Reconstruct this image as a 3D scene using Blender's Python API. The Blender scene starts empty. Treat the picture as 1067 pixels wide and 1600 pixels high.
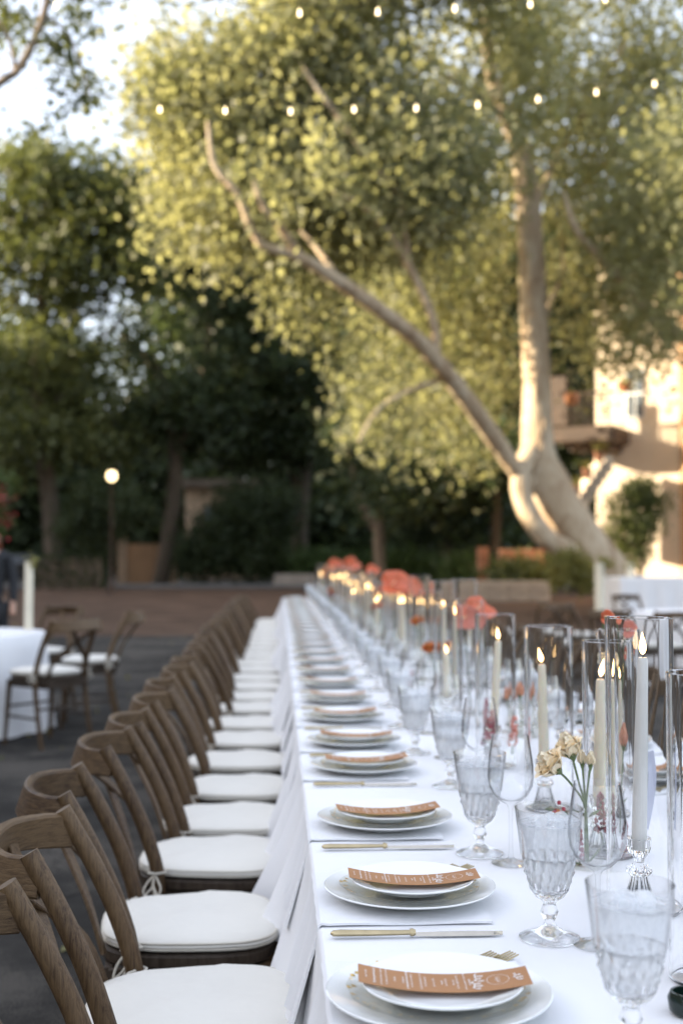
import bpy, math, random
import numpy as np
from mathutils import Vector, Matrix, Euler
R = math.radians
PI = math.pi
random.seed(7)
rng = np.random.default_rng(11)
sc = bpy.context.scene
col = sc.collection

# ------------------------------------------------------------------ camera
EYE = Vector((0.0, 0.0, 1.35))
FPX = 1900.0                                   # focal length in pixels of the 1067x1600 photograph
cam_d = bpy.data.cameras.new('camera')
cam = bpy.data.objects.new('camera', cam_d)
col.objects.link(cam)
sc.camera = cam
cam_d.sensor_fit = 'VERTICAL'
cam_d.sensor_height = 36.0
cam_d.lens = FPX / 1600 * 36.0
cam_d.clip_start = 0.05
cam_d.clip_end = 2000
cam.location = EYE
cam.rotation_euler = (R(90) + math.atan(70 / FPX), 0, -math.atan(99.5 / FPX))
cam_d.dof.use_dof = True
cam_d.dof.focus_distance = 2.02
cam_d.dof.aperture_fstop = 3.0
cam_d.dof.aperture_blades = 0
CR = cam.rotation_euler.to_matrix()

# ------------------------------------------------------------------ sky, sun, exposure
SUN_EL, SUN_AZ = R(17), R(182)                 # azimuth of the direction towards the sun, from +X, anticlockwise
sun_dir = Vector((math.cos(SUN_EL) * math.cos(SUN_AZ), math.cos(SUN_EL) * math.sin(SUN_AZ), math.sin(SUN_EL)))
world = bpy.data.worlds.new('World')
sc.world = world
world.use_nodes = True
wn = world.node_tree
bgn = wn.nodes['Background']
sky = wn.nodes.new('ShaderNodeTexSky')
sky.sky_type = 'NISHITA'
sky.sun_disc = False
sky.sun_elevation = SUN_EL
sky.sun_rotation = PI / 2 - SUN_AZ
sky.air_density = 1.0
sky.dust_density = 2.5
sky.ozone_density = 1.0
bgn.inputs[1].default_value = 0.07
veil = wn.nodes.new('ShaderNodeMix'); veil.data_type = 'RGBA'; veil.blend_type = 'ADD'    # thin even evening haze over the clear sky
veil.inputs['Factor'].default_value = 1.0
wn.links.new(sky.outputs[0], veil.inputs['A'])
veil.inputs['B'].default_value = (3.45, 3.5, 3.8, 1)
wn.links.new(veil.outputs['Result'], bgn.inputs[0])
sun_d = bpy.data.lights.new('sun', 'SUN')
sun = bpy.data.objects.new('sun', sun_d)
col.objects.link(sun)
sun_d.energy = 5.0
sun_d.angle = R(0.6)
sun_d.color = (1.0, 0.84, 0.62)
sun.rotation_euler = sun_dir.to_track_quat('Z', 'Y').to_euler()
sc.view_settings.view_transform = 'Standard'
sc.view_settings.look = 'None'
sc.view_settings.gamma = 1.0
sc.view_settings.exposure = 2.0
sc.view_settings.use_curve_mapping = False
cy = sc.cycles
cy.use_denoising = True
cy.max_bounces = 18
cy.diffuse_bounces = 4
cy.glossy_bounces = 4
cy.transmission_bounces = 16
cy.transparent_max_bounces = 24
cy.sample_clamp_indirect = 6.0
cy.caustics_reflective = False
cy.caustics_refractive = True
cy.blur_glossy = 0.5

# ------------------------------------------------------------------ placement helpers
def ray(px, py):
    return CR @ Vector(((px - 533.5) / FPX, (800 - py) / FPX, -1.0))
def W(px, py, Y):                              # point of the place on the upright plane at distance Y
    d = ray(px, py)
    return EYE + d * (Y / d.y)
def G(px, py, z=0.0):                          # point of the place at height z
    d = ray(px, py)
    return EYE + d * ((z - EYE.z) / d.z)

# ------------------------------------------------------------------ materials
def new_mat(name):
    m = bpy.data.materials.new(name)
    m.use_nodes = True
    nt = m.node_tree
    return m, nt, nt.nodes['Principled BSDF']
def setin(b, **kw):
    for k, v in kw.items():
        k = k.replace('_', ' ')
        if k in b.inputs:
            if isinstance(v, tuple) and len(v) == 3 and 'Radius' not in k: v = (*v, 1.0)
            b.inputs[k].default_value = v
def ramp(nt, src, stops):
    r = nt.nodes.new('ShaderNodeValToRGB')
    e = r.color_ramp.elements
    e[0].position, e[0].color = stops[0][0], (*stops[0][1], 1)
    e[1].position, e[1].color = stops[-1][0], (*stops[-1][1], 1)
    for p, c in stops[1:-1]:
        x = e.new(p); x.color = (*c, 1)
    nt.links.new(src, r.inputs[0])
    return r.outputs[0]
def coords(nt, kind='Object', scale=(1, 1, 1)):
    tc = nt.nodes.new('ShaderNodeTexCoord')
    mp = nt.nodes.new('ShaderNodeMapping')
    mp.inputs['Scale'].default_value = scale
    nt.links.new(tc.outputs[kind], mp.inputs[0])
    return mp.outputs[0]
def noise(nt, vec, scale, detail=4, rough=0.55, dist=0.0):
    n = nt.nodes.new('ShaderNodeTexNoise')
    n.inputs['Scale'].default_value = scale
    n.inputs['Detail'].default_value = detail
    n.inputs['Roughness'].default_value = rough
    n.inputs['Distortion'].default_value = dist
    nt.links.new(vec, n.inputs['Vector'])
    return n.outputs[0]
def bump(nt, b, h, strength, dist=0.01):
    bp = nt.nodes.new('ShaderNodeBump')
    bp.inputs['Strength'].default_value = strength
    bp.inputs['Distance'].default_value = dist
    nt.links.new(h, bp.inputs['Height'])
    nt.links.new(bp.outputs[0], b.inputs['Normal'])
def simple(name, color, rough=0.6, var=0.25, nscale=8, bmp=0.0, bscale=40, kind='Object', scale=(1, 1, 1), **kw):
    m, nt, b = new_mat(name)
    v = coords(nt, kind, scale)
    n = noise(nt, v, nscale)
    lo = tuple(c * (1 - var) for c in color); hi = tuple(min(1, c * (1 + var)) for c in color)
    nt.links.new(ramp(nt, n, [(0.3, lo), (0.7, hi)]), b.inputs['Base Color'])
    setin(b, Roughness=rough, **kw)
    if bmp: bump(nt, b, noise(nt, v, bscale, 3), bmp)
    return m
M = {}
# weathered oak of the chairs
def wood(name, c0, c1, c2, sc3):
    m, nt, b = new_mat(name)
    v = coords(nt, 'Object', sc3)
    g = noise(nt, v, 1.0, 8, 0.7, 0.5)
    g2 = noise(nt, coords(nt, 'Object', (9, 9, 4)), 1.0, 4)
    mx = nt.nodes.new('ShaderNodeMath'); mx.operation = 'MULTIPLY_ADD'
    nt.links.new(g2, mx.inputs[0]); mx.inputs[1].default_value = 0.35; nt.links.new(g, mx.inputs[2])
    oi = nt.nodes.new('ShaderNodeObjectInfo'); m3 = nt.nodes.new('ShaderNodeMath'); m3.operation = 'MULTIPLY_ADD'
    nt.links.new(oi.outputs['Random'], m3.inputs[0]); m3.inputs[1].default_value = 0.12; nt.links.new(mx.outputs[0], m3.inputs[2]); mx = m3
    nt.links.new(ramp(nt, mx.outputs[0], [(0.42, c0), (0.62, c1), (0.86, c2)]), b.inputs['Base Color'])
    setin(b, Roughness=0.52, Specular_IOR_Level=0.35)
    bump(nt, b, g, 0.55, 0.004)
    return m
OAK = ((0.008, 0.0038, 0.0015), (0.042, 0.0215, 0.0085), (0.125, 0.078, 0.038))
M['oak_up'] = wood('weathered_oak_upright', *OAK, (170, 170, 9))
M['oak_across'] = wood('weathered_oak_across', *OAK, (40, 8, 230))
M['oak_dark'] = wood('dark_oak', (0.018, 0.012, 0.008), (0.04, 0.027, 0.017), (0.075, 0.055, 0.04), (60, 60, 12))
def fabric(name, c, thread=900, big=0.25, bigscale=5):
    m, nt, b = new_mat(name)
    v = coords(nt, 'Object')
    n = noise(nt, v, 3, 4)
    lo = tuple(x * 0.95 for x in c)
    nt.links.new(ramp(nt, n, [(0.3, lo), (0.7, c)]), b.inputs['Base Color'])
    setin(b, Roughness=0.9, Sheen_Weight=0.15, Specular_IOR_Level=0.2)
    a = noise(nt, v, bigscale, 3); t = noise(nt, v, thread, 2)
    ad = nt.nodes.new('ShaderNodeMath'); ad.operation = 'MULTIPLY_ADD'
    nt.links.new(t, ad.inputs[0]); ad.inputs[1].default_value = 0.06; nt.links.new(a, ad.inputs[2])
    bump(nt, b, ad.outputs[0], big, 0.02)
    return m
M['cloth'] = fabric('white_table_linen', (0.80, 0.80, 0.81), 700, 0.22, 6)
M['napkin'] = fabric('white_napkin_linen', (0.78, 0.785, 0.80), 900, 0.15, 14)
M['cushion'] = fabric('ivory_canvas', (0.76, 0.735, 0.67), 500, 0.45, 9)
M['piping'] = fabric('beige_piping', (0.60, 0.56, 0.48), 900, 0.1, 30)
M['porcelain'] = simple('white_porcelain', (0.80, 0.81, 0.80), 0.12, 0.02, 4, Coat_Weight=0.3)
M['gold'] = simple('brushed_champagne_metal', (0.50, 0.41, 0.25), 0.3, 0.12, 40, 0.05, 200, Metallic=1.0)
M['steel'] = simple('knife_blade_metal', (0.56, 0.52, 0.45), 0.22, 0.06, 60, Metallic=1.0)
M['giltrim'] = simple('gold_leaf_flecks', (0.72, 0.52, 0.20), 0.3, 0.3, 60, 0.4, 150, Metallic=1.0)
M['menu'] = simple('terracotta_card', (0.385, 0.19, 0.082), 0.75, 0.05, 10)
M['print'] = simple('white_print', (0.80, 0.76, 0.72), 0.7, 0.02)
M['wax'] = simple('ivory_wax', (0.92, 0.84, 0.66), 0.45, 0.04, 12, Subsurface_Weight=0.25, Subsurface_Radius=(0.02, 0.012, 0.006), Subsurface_Scale=0.3)
M['wax_white'] = simple('white_wax', (0.80, 0.79, 0.75), 0.4, 0.03, 12)
M['wick'] = simple('burnt_wick', (0.01, 0.008, 0.006), 0.9)
def glass(name, color=(0.98, 0.99, 0.985), rough=0.0, ior=1.45, facets=0.0, fs=60):
    m = bpy.data.materials.new(name); m.use_nodes = True
    nt = m.node_tree
    for n in list(nt.nodes):
        if n.type != 'OUTPUT_MATERIAL': nt.nodes.remove(n)
    out = nt.nodes['Material Output']
    g = nt.nodes.new('ShaderNodeBsdfGlass')
    g.inputs['Color'].default_value = (*color, 1); g.inputs['Roughness'].default_value = rough; g.inputs['IOR'].default_value = ior
    nt.links.new(g.outputs[0], out.inputs[0])
    if facets:
        v = nt.nodes.new('ShaderNodeTexVoronoi'); v.inputs['Scale'].default_value = fs
        nt.links.new(coords(nt, 'Object', (1, 1, 0.45)), v.inputs['Vector'])
        bp = nt.nodes.new('ShaderNodeBump'); bp.inputs['Strength'].default_value = facets; bp.inputs['Distance'].default_value = 0.004
        nt.links.new(v.outputs['Distance'], bp.inputs['Height']); nt.links.new(bp.outputs[0], g.inputs['Normal'])
    return m
def thin_glass(name, tint=(0.97, 0.98, 0.98), dark=0.62, coef=0.9, power=3.0):
    m = bpy.data.materials.new(name); m.use_nodes = True
    nt = m.node_tree
    for n in list(nt.nodes):
        if n.type != 'OUTPUT_MATERIAL': nt.nodes.remove(n)
    out = nt.nodes['Material Output']
    t = nt.nodes.new('ShaderNodeBsdfTransparent')
    g = nt.nodes.new('ShaderNodeBsdfGlossy'); g.inputs['Roughness'].default_value = 0.02
    lw = nt.nodes.new('ShaderNodeLayerWeight'); lw.inputs['Blend'].default_value = 0.5
    pw = nt.nodes.new('ShaderNodeMath'); pw.operation = 'POWER'; pw.inputs[1].default_value = power
    nt.links.new(lw.outputs['Facing'], pw.inputs[0])
    dk = tuple(c * dark for c in tint)
    nt.links.new(ramp(nt, lw.outputs['Facing'], [(0.55, tint), (0.97, dk)]), t.inputs[0])
    fr = nt.nodes.new('ShaderNodeMath'); fr.operation = 'MULTIPLY_ADD'; fr.inputs[1].default_value = coef; fr.inputs[2].default_value = 0.05
    nt.links.new(pw.outputs[0], fr.inputs[0])
    mx = nt.nodes.new('ShaderNodeMixShader')
    nt.links.new(fr.outputs[0], mx.inputs[0]); nt.links.new(t.outputs[0], mx.inputs[1]); nt.links.new(g.outputs[0], mx.inputs[2])
    nt.links.new(mx.outputs[0], out.inputs[0])
    return m
M['tube_glass'] = glass('clear_tube_glass', (1, 1, 1))
M['wine_glass'] = thin_glass('thin_blown_glass', (0.995, 0.998, 1.0))
M['crystal'] = glass('cut_crystal', (1, 1, 1))
M['crystal_bowl'] = glass('cut_crystal_bowl', (1, 1, 1))
nt = M['crystal_bowl'].node_tree; _g = [n for n in nt.nodes if n.type == 'BSDF_GLASS'][0]
_t = nt.nodes.new('ShaderNodeBsdfTransparent'); _m = nt.nodes.new('ShaderNodeMixShader'); _m.inputs[0].default_value = 0.86
nt.links.new(_t.outputs[0], _m.inputs[1]); nt.links.new(_g.outputs[0], _m.inputs[2]); nt.links.new(_m.outputs[0], nt.nodes['Material Output'].inputs[0])
M['plate_glass'] = thin_glass('glass_plate', (0.995, 0.995, 0.985), 0.95, 0.5, 6.0)
# cold clouded water with ice
m, nt, b = new_mat('ice_water')
v = coords(nt, 'Object', (1, 1, 0.5))
n = noise(nt, v, 60, 5, 0.6)
nt.links.new(ramp(nt, n, [(0.35, (0.90, 0.90, 0.90)), (0.7, (1.0, 0.99, 0.98))]), b.inputs['Base Color'])
setin(b, Roughness=0.2, IOR=1.33)
bump(nt, b, n, 0.6, 0.01)
t_ = nt.nodes.new('ShaderNodeBsdfTransparent'); t_.inputs[0].default_value = (0.97, 0.98, 0.99, 1)
tl = nt.nodes.new('ShaderNodeBsdfTranslucent'); tl.inputs[0].default_value = (0.92, 0.95, 0.98, 1)
m1 = nt.nodes.new('ShaderNodeMixShader'); m1.inputs[0].default_value = 0.25
m2 = nt.nodes.new('ShaderNodeMixShader')
nt.links.new(b.outputs[0], m1.inputs[1]); nt.links.new(tl.outputs[0], m1.inputs[2])
nt.links.new(ramp(nt, n, [(0.3, (.72, .72, .72)), (0.75, (.48, .48, .48))]), m2.inputs[0])
nt.links.new(m1.outputs[0], m2.inputs[1]); nt.links.new(t_.outputs[0], m2.inputs[2])
nt.links.new(m2.outputs[0], nt.nodes['Material Output'].inputs[0])
M['water'] = m
def emit(name, c, s, sample=False):
    m, nt, b = new_mat(name)
    setin(b, Base_Color=(0.8, 0.6, 0.3), Emission_Color=c, Emission_Strength=s)
    m.cycles.emission_sampling = 'AUTO' if sample else 'NONE'
    return m
M['flame_core'] = emit('candle_flame_core', (1.0, 0.60, 0.24), 3.2)
M['bulb'] = emit('warm_bulb_glass', (1.0, 0.74, 0.42), 2.6)
M['lamp_globe'] = emit('street_lamp_globe', (1.0, 0.74, 0.40), 1.4)
def leafmat(name, c_lo, c_hi, trans=0.45, scale=0.5):
    m = bpy.data.materials.new(name); m.use_nodes = True
    nt = m.node_tree
    b = nt.nodes['Principled BSDF']; out = nt.nodes['Material Output']
    v = coords(nt, 'Object')
    n1 = noise(nt, v, scale, 3); n2 = noise(nt, v, 9.0, 2)
    ad = nt.nodes.new('ShaderNodeMath'); ad.operation = 'ADD'
    nt.links.new(n1, ad.inputs[0]); nt.links.new(n2, ad.inputs[1])
    c = ramp(nt, ad.outputs[0], [(0.75, c_lo), (1.25, c_hi)])
    nt.links.new(c, b.inputs['Base Color'])
    setin(b, Roughness=0.5, Specular_IOR_Level=0.35)
    t = nt.nodes.new('ShaderNodeBsdfTranslucent')
    mixc = nt.nodes.new('ShaderNodeMix'); mixc.data_type = 'RGBA'; mixc.blend_type = 'MULTIPLY'
    mixc.inputs['Factor'].default_value = 1.0
    nt.links.new(c, mixc.inputs['A']); mixc.inputs['B'].default_value = (1.5, 1.44, 0.92, 1)
    nt.links.new(mixc.outputs['Result'], t.inputs[0])
    mx = nt.nodes.new('ShaderNodeMixShader'); mx.inputs[0].default_value = trans
    nt.links.new(b.outputs[0], mx.inputs[1]); nt.links.new(t.outputs[0], mx.inputs[2])
    nt.links.new(mx.outputs[0], out.inputs[0])
    return m
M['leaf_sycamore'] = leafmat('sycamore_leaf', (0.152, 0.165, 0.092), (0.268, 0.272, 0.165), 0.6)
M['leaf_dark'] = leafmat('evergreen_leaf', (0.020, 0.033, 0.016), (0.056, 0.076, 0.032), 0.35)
M['leaf_mid'] = leafmat('elm_leaf', (0.04, 0.055, 0.02), (0.10, 0.115, 0.04), 0.4)
M['leaf_yellow'] = leafmat('sunny_leaf', (0.10, 0.12, 0.03), (0.22, 0.20, 0.06), 0.4, 2)
M['leaf_small'] = leafmat('stem_leaf', (0.035, 0.065, 0.02), (0.07, 0.11, 0.03), 0.3, 20)
m, nt, b = new_mat('sycamore_bark')
v = coords(nt, 'Object', (1, 1, 0.45)); n = noise(nt, v, 2.2, 5, 0.6, 0.8); n2 = noise(nt, v, 9, 4)
ad = nt.nodes.new('ShaderNodeMath'); ad.operation = 'MULTIPLY_ADD'
nt.links.new(n2, ad.inputs[0]); ad.inputs[1].default_value = 0.3; nt.links.new(n, ad.inputs[2])
nt.links.new(ramp(nt, ad.outputs[0], [(0.42, (0.22, 0.14, 0.075)), (0.54, (0.38, 0.275, 0.175)), (0.66, (0.45, 0.35, 0.235)), (0.85, (0.52, 0.43, 0.31))]), b.inputs['Base Color'])
setin(b, Roughness=0.85); bump(nt, b, ad.outputs[0], 0.9, 0.12)
M['bark_pale'] = m
M['bark_dark'] = simple('dark_bark', (0.11, 0.085, 0.06), 0.9, 0.35, 2, 0.7, 6, 'Object', (2, 2, 0.3))
M['bark_mid'] = simple('brown_bark', (0.20, 0.15, 0.10), 0.9, 0.3, 2, 0.7, 6, 'Object', (2, 2, 0.3))
def petal(name, c, var=0.25, rough=0.5, trans=0.25):
    return simple(name, c, rough, var, 60, 0.2, 120, Subsurface_Weight=trans, Subsurface_Radius=(0.01, 0.005, 0.004), Subsurface_Scale=0.3)
M['petal_cream'] = simple('cream_petal', (0.88, 0.74, 0.52), 0.55, 0.07, 25, 0.04, 60, Subsurface_Weight=0.3, Subsurface_Radius=(0.01, 0.008, 0.006), Subsurface_Scale=0.4)
M['petal_peach'] = petal('peach_petal', (0.66, 0.32, 0.20), 0.2)
M['petal_orange'] = petal('orange_petal', (0.62, 0.20, 0.05), 0.25)
M['petal_coral'] = petal('coral_spathe', (0.62, 0.15, 0.065), 0.2, 0.28)
M['petal_pink'] = petal('pink_spathe', (0.62, 0.23, 0.17), 0.15, 0.3)
M['petal_red'] = petal('burgundy_flower', (0.32, 0.035, 0.06), 0.4, 0.8)
M['stem'] = simple('green_stem', (0.09, 0.13, 0.04), 0.5, 0.2, 30)
M['dark_vase'] = simple('bottle_green_glass', (0.006, 0.016, 0.012), 0.08, 0.2, 20)
M['grey_card'] = simple('pale_lilac_ribbon', (0.50, 0.52, 0.62), 0.8, 0.05)

# ------------------------------------------------------------------ mesh helpers
class MB:
    def __init__(s): s.v = []; s.f = []; s.sm = []
    def add(s, vs, fs, smooth=False):
        o = len(s.v)
        s.v += [tuple(p) for p in vs]
        s.f += [tuple(i + o for i in f) for f in fs]
        s.sm += [smooth] * len(fs)
        return s
    def box(s, x0, y0, z0, x1, y1, z1, bev=0.0, M4=None):
        if bev > 0:
            b = min(bev, (x1 - x0) / 2.1, (y1 - y0) / 2.1, (z1 - z0) / 2.1)
            vs = []; idx = {}
            for a in (0, 1):
                for c in (0, 1):
                    for d in (0, 1):
                        X = (x0, x1)[a]; Y = (y0, y1)[c]; Z = (z0, z1)[d]
                        ix = X + (b if a == 0 else -b); iy = Y + (b if c == 0 else -b); iz = Z + (b if d == 0 else -b)
                        idx[(a, c, d)] = len(vs)
                        vs += [(X, iy, iz), (ix, Y, iz), (ix, iy, Z)]
            I = idx
            fs = []
            for a in (0, 1):
                q = [I[(a, 0, 0)], I[(a, 1, 0)], I[(a, 1, 1)], I[(a, 0, 1)]]
                fs.append(q if a else q[::-1])
                q = [I[(0, a, 0)] + 1, I[(1, a, 0)] + 1, I[(1, a, 1)] + 1, I[(0, a, 1)] + 1]
                fs.append(q[::-1] if a else q)
                q = [I[(0, 0, a)] + 2, I[(1, 0, a)] + 2, I[(1, 1, a)] + 2, I[(0, 1, a)] + 2]
                fs.append(q if a else q[::-1])
            for a in (0, 1):
                for c in (0, 1):
                    fs.append([I[(a, c, 0)], I[(a, c, 0)] + 1, I[(a, c, 1)] + 1, I[(a, c, 1)]])
                    fs.append([I[(a, 0, c)], I[(a, 0, c)] + 2, I[(a, 1, c)] + 2, I[(a, 1, c)]])
                    fs.append([I[(0, a, c)] + 1, I[(0, a, c)] + 2, I[(1, a, c)] + 2, I[(1, a, c)] + 1])
                    for d in (0, 1):
                        k = I[(a, c, d)]; fs.append([k, k + 1, k + 2])
        else:
            vs = [(x, y, z) for x in (x0, x1) for y in (y0, y1) for z in (z0, z1)]
            fs = [(0, 1, 3, 2), (4, 6, 7, 5), (0, 4, 5, 1), (2, 3, 7, 6), (0, 2, 6, 4), (1, 5, 7, 3)]
        if M4 is not None: vs = [M4 @ Vector(p) for p in vs]
        return s.add(vs, fs)
    def lathe(s, prof, n=24, c=(0, 0, 0), rf=None, smooth=True, cap=True):
        vs = []; fs = []
        for k, (r, z) in enumerate(prof):
            for i in range(n):
                a = 2 * PI * i / n
                rr = r * (rf(a, k, z) if rf else 1)
                vs.append((c[0] + rr * math.cos(a), c[1] + rr * math.sin(a), c[2] + z))
        for k in range(len(prof) - 1):
            for i in range(n):
                j = (i + 1) % n
                fs.append((k * n + i, k * n + j, (k + 1) * n + j, (k + 1) * n + i))
        s.add(vs, fs, smooth)
        if cap:
            o = len(s.v) - len(vs)
            if prof[0][0] > 1e-5: s.f.append(tuple(o + i for i in range(n))[::-1]); s.sm.append(False)
            if prof[-1][0] > 1e-5: s.f.append(tuple(o + (len(prof) - 1) * n + i for i in range(n))); s.sm.append(False)
        return s
    def tube(s, pts, rad, n=8, sx=1.0, cap=True, up=None, jit=0.0):
        pts = [Vector(p) for p in pts]
        if not hasattr(rad, '__len__'): rad = [rad] * len(pts)
        vs = []; fs = []
        prev = None
        for k, p in enumerate(pts):
            t = (pts[min(k + 1, len(pts) - 1)] - pts[max(k - 1, 0)]).normalized()
            if prev is None:
                ref = Vector(up) if up else (Vector((0, 0, 1)) if abs(t.z) < 0.9 else Vector((1, 0, 0)))
            else: ref = prev
            a = (ref - t * ref.dot(t)).normalized(); prev = a
            b_ = t.cross(a)
            for i in range(n):
                th = 2 * PI * i / n
                rr = rad[k] * (1 + jit * (random.random() - 0.5))
                vs.append(p + a * (math.cos(th) * rr * sx) + b_ * (math.sin(th) * rr))
        for k in range(len(pts) - 1):
            for i in range(n):
                j = (i + 1) % n
                fs.append((k * n + i, k * n + j, (k + 1) * n + j, (k + 1) * n + i))
        s.add(vs, fs, True)
        if cap:
            o = len(s.v) - len(vs)
            s.f.append(tuple(o + i for i in range(n))[::-1]); s.sm.append(False)
            s.f.append(tuple(o + (len(pts) - 1) * n + i for i in range(n))); s.sm.append(False)
        return s
    def ribbon(s, pts, hw, ht, side):
        """flat bar of half-width hw (along side) and half-thickness ht following pts"""
        pts = [Vector(p) for p in pts]; vs = []; fs = []
        for k, p in enumerate(pts):
            t = (pts[min(k + 1, len(pts) - 1)] - pts[max(k - 1, 0)]).normalized()
            a = Vector(side); a = (a - t * a.dot(t)).normalized(); b_ = t.cross(a)
            w = hw[k] if hasattr(hw, '__len__') else hw
            e = ht * 0.45
            ring = [(w - e, ht), (w, ht - e), (w, -ht + e), (w - e, -ht), (-w + e, -ht), (-w, -ht + e), (-w, ht - e), (-w + e, ht)]
            vs += [p + a * x + b_ * y for x, y in ring]
        n = 8
        for k in range(len(pts) - 1):
            for i in range(n):
                j = (i + 1) % n
                fs.append((k * n + i, k * n + j, (k + 1) * n + j, (k + 1) * n + i))
        s.add(vs, fs, True)
        o = len(s.v) - len(vs)
        s.f.append(tuple(o + i for i in range(n))[::-1]); s.sm.append(False)
        s.f.append(tuple(o + (len(pts) - 1) * n + i for i in range(n))); s.sm.append(False)
        return s
    def mesh(s, name, mat):
        me = bpy.data.meshes.new(name)
        me.from_pydata(s.v, [], s.f)
        me.polygons.foreach_set('use_smooth', s.sm)
        me.materials.append(mat)
        me.update()
        if any(s.sm): me.set_sharp_from_angle(angle=R(38))
        return me
    def build(s, name, mat, parent=None, loc=(0, 0, 0), rot=(0, 0, 0)):
        return ob(name, s.mesh(name, mat), parent, loc, rot)
def ob(name, data, parent=None, loc=(0, 0, 0), rot=(0, 0, 0)):
    o = bpy.data.objects.new(name, data)
    col.objects.link(o)
    o.location = loc; o.rotation_euler = rot
    if parent is not None: o.parent = parent
    return o
def tag(o, label=None, cat=None, group=None, kind=None):
    if label: o['label'] = label
    if cat: o['category'] = cat
    if group: o['group'] = group
    if kind: o['kind'] = kind
    return o
def empty(name, loc=(0, 0, 0), rz=0.0):
    o = bpy.data.objects.new(name, None)
    o.empty_display_size = 0.05
    col.objects.link(o)
    o.location = loc; o.rotation_euler = (0, 0, rz)
    return o
KIDS = {}
def copy_tree(o, parent=None):
    c = o.copy(); col.objects.link(c)
    if parent is not None: c.parent = parent
    for ch in o.children: copy_tree(ch, c)
    return c
def smoothpts(pts, n=6):
    """Catmull-Rom through pts"""
    P = [Vector(p) for p in pts]; out = []
    for i in range(len(P) - 1):
        p0 = P[max(i - 1, 0)]; p1 = P[i]; p2 = P[i + 1]; p3 = P[min(i + 2, len(P) - 1)]
        for k in range(n):
            t = k / n
            out.append(0.5 * ((2 * p1) + (p2 - p0) * t + (2 * p0 - 5 * p1 + 4 * p2 - p3) * t * t + (3 * p1 - p0 - 3 * p2 + p3) * t ** 3))
    out.append(P[-1]); return out
def lerp_list(vals, n=6):
    out = []
    for i in range(len(vals) - 1):
        for k in range(n): out.append(vals[i] + (vals[i + 1] - vals[i]) * k / n)
    out.append(vals[-1]); return out
ORD = ['nearest', 'second', 'third', 'fourth', 'fifth', 'sixth', 'seventh', 'eighth', 'ninth', 'tenth', 'eleventh', 'twelfth', 'thirteenth', 'fourteenth']
TABLE_Z = 0.755

# ================================================================== SETTING
# asphalt square
m, nt, b = new_mat('asphalt')
v = coords(nt, 'Object')
n1 = noise(nt, v, 0.7, 5, 0.6); n2 = noise(nt, v, 130, 3); n3 = noise(nt, v, 3.5, 5, 0.7)
ad = nt.nodes.new('ShaderNodeMath'); ad.operation = 'MULTIPLY_ADD'
nt.links.new(n2, ad.inputs[0]); ad.inputs[1].default_value = 0.55; nt.links.new(n1, ad.inputs[2])
ad2 = nt.nodes.new('ShaderNodeMath'); ad2.operation = 'MULTIPLY_ADD'
nt.links.new(n3, ad2.inputs[0]); ad2.inputs[1].default_value = 0.35; nt.links.new(ad.outputs[0], ad2.inputs[2])
c_ = ramp(nt, ad2.outputs[0], [(0.65, (0.013, 0.0125, 0.0115)), (0.95, (0.036, 0.034, 0.031)), (1.2, (0.078, 0.071, 0.062))])
vo = nt.nodes.new('ShaderNodeTexVoronoi'); vo.feature = 'DISTANCE_TO_EDGE'; vo.inputs['Scale'].default_value = 0.55
wv = nt.nodes.new('ShaderNodeVectorMath'); wv.operation = 'ADD'; nt.links.new(v, wv.inputs[0]); nt.links.new(n3, wv.inputs[1]); nt.links.new(wv.outputs[0], vo.inputs['Vector'])
ck = ramp(nt, vo.outputs['Distance'], [(0.0, (0.25, 0.25, 0.25)), (0.012, (1, 1, 1))])
mc_ = nt.nodes.new('ShaderNodeMix'); mc_.data_type = 'RGBA'; mc_.blend_type = 'MULTIPLY'; mc_.inputs['Factor'].default_value = 1.0
nt.links.new(c_, mc_.inputs['A']); nt.links.new(ck, mc_.inputs['B'])
nt.links.new(mc_.outputs['Result'], b.inputs['Base Color'])
setin(b, Roughness=0.95, Specular_IOR_Level=0.12); bump(nt, b, n2, 0.6, 0.01)
M['asphalt'] = m
M['brown_road'] = simple('brown_road_surface', (0.088, 0.056, 0.038), 0.95, 0.45, 0.9, 0.4, 30, Specular_IOR_Level=0.12)
M['earth'] = simple('planted_earth', (0.05, 0.04, 0.03), 0.95, 0.3, 2, 0.5, 10)
M['stone'] = simple('pale_kerb_stone', (0.36, 0.31, 0.26), 0.85, 0.2, 3, 0.4, 20)
M['grey_pave'] = simple('grey_pavement', (0.13, 0.125, 0.12), 0.9, 0.2, 2, 0.3, 20)
def sheet(name, x0, y0, x1, y1, z, mat):
    o = MB().add([(x0, y0, z), (x1, y0, z), (x1, y1, z), (x0, y1, z)], [(0, 1, 2, 3)]).build(name, mat)
    o['kind'] = 'structure'; return o
sheet('ground', -600, -200, 600, 900, -0.012, M['earth'])
sheet('square', -40, -30, 24, 21, 0.0, M['asphalt'])
sheet('road', -40, 21, 24, 52, 0.0, M['brown_road'])
for (x0, y0, x1, y1) in ((-40, 52.0, 4.2, 56.0),):
    o = MB().box(x0, y0, -0.01, x1, y1, 0.12, 0.02).build('pavement', M['grey_pave']); o['kind'] = 'structure'

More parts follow.
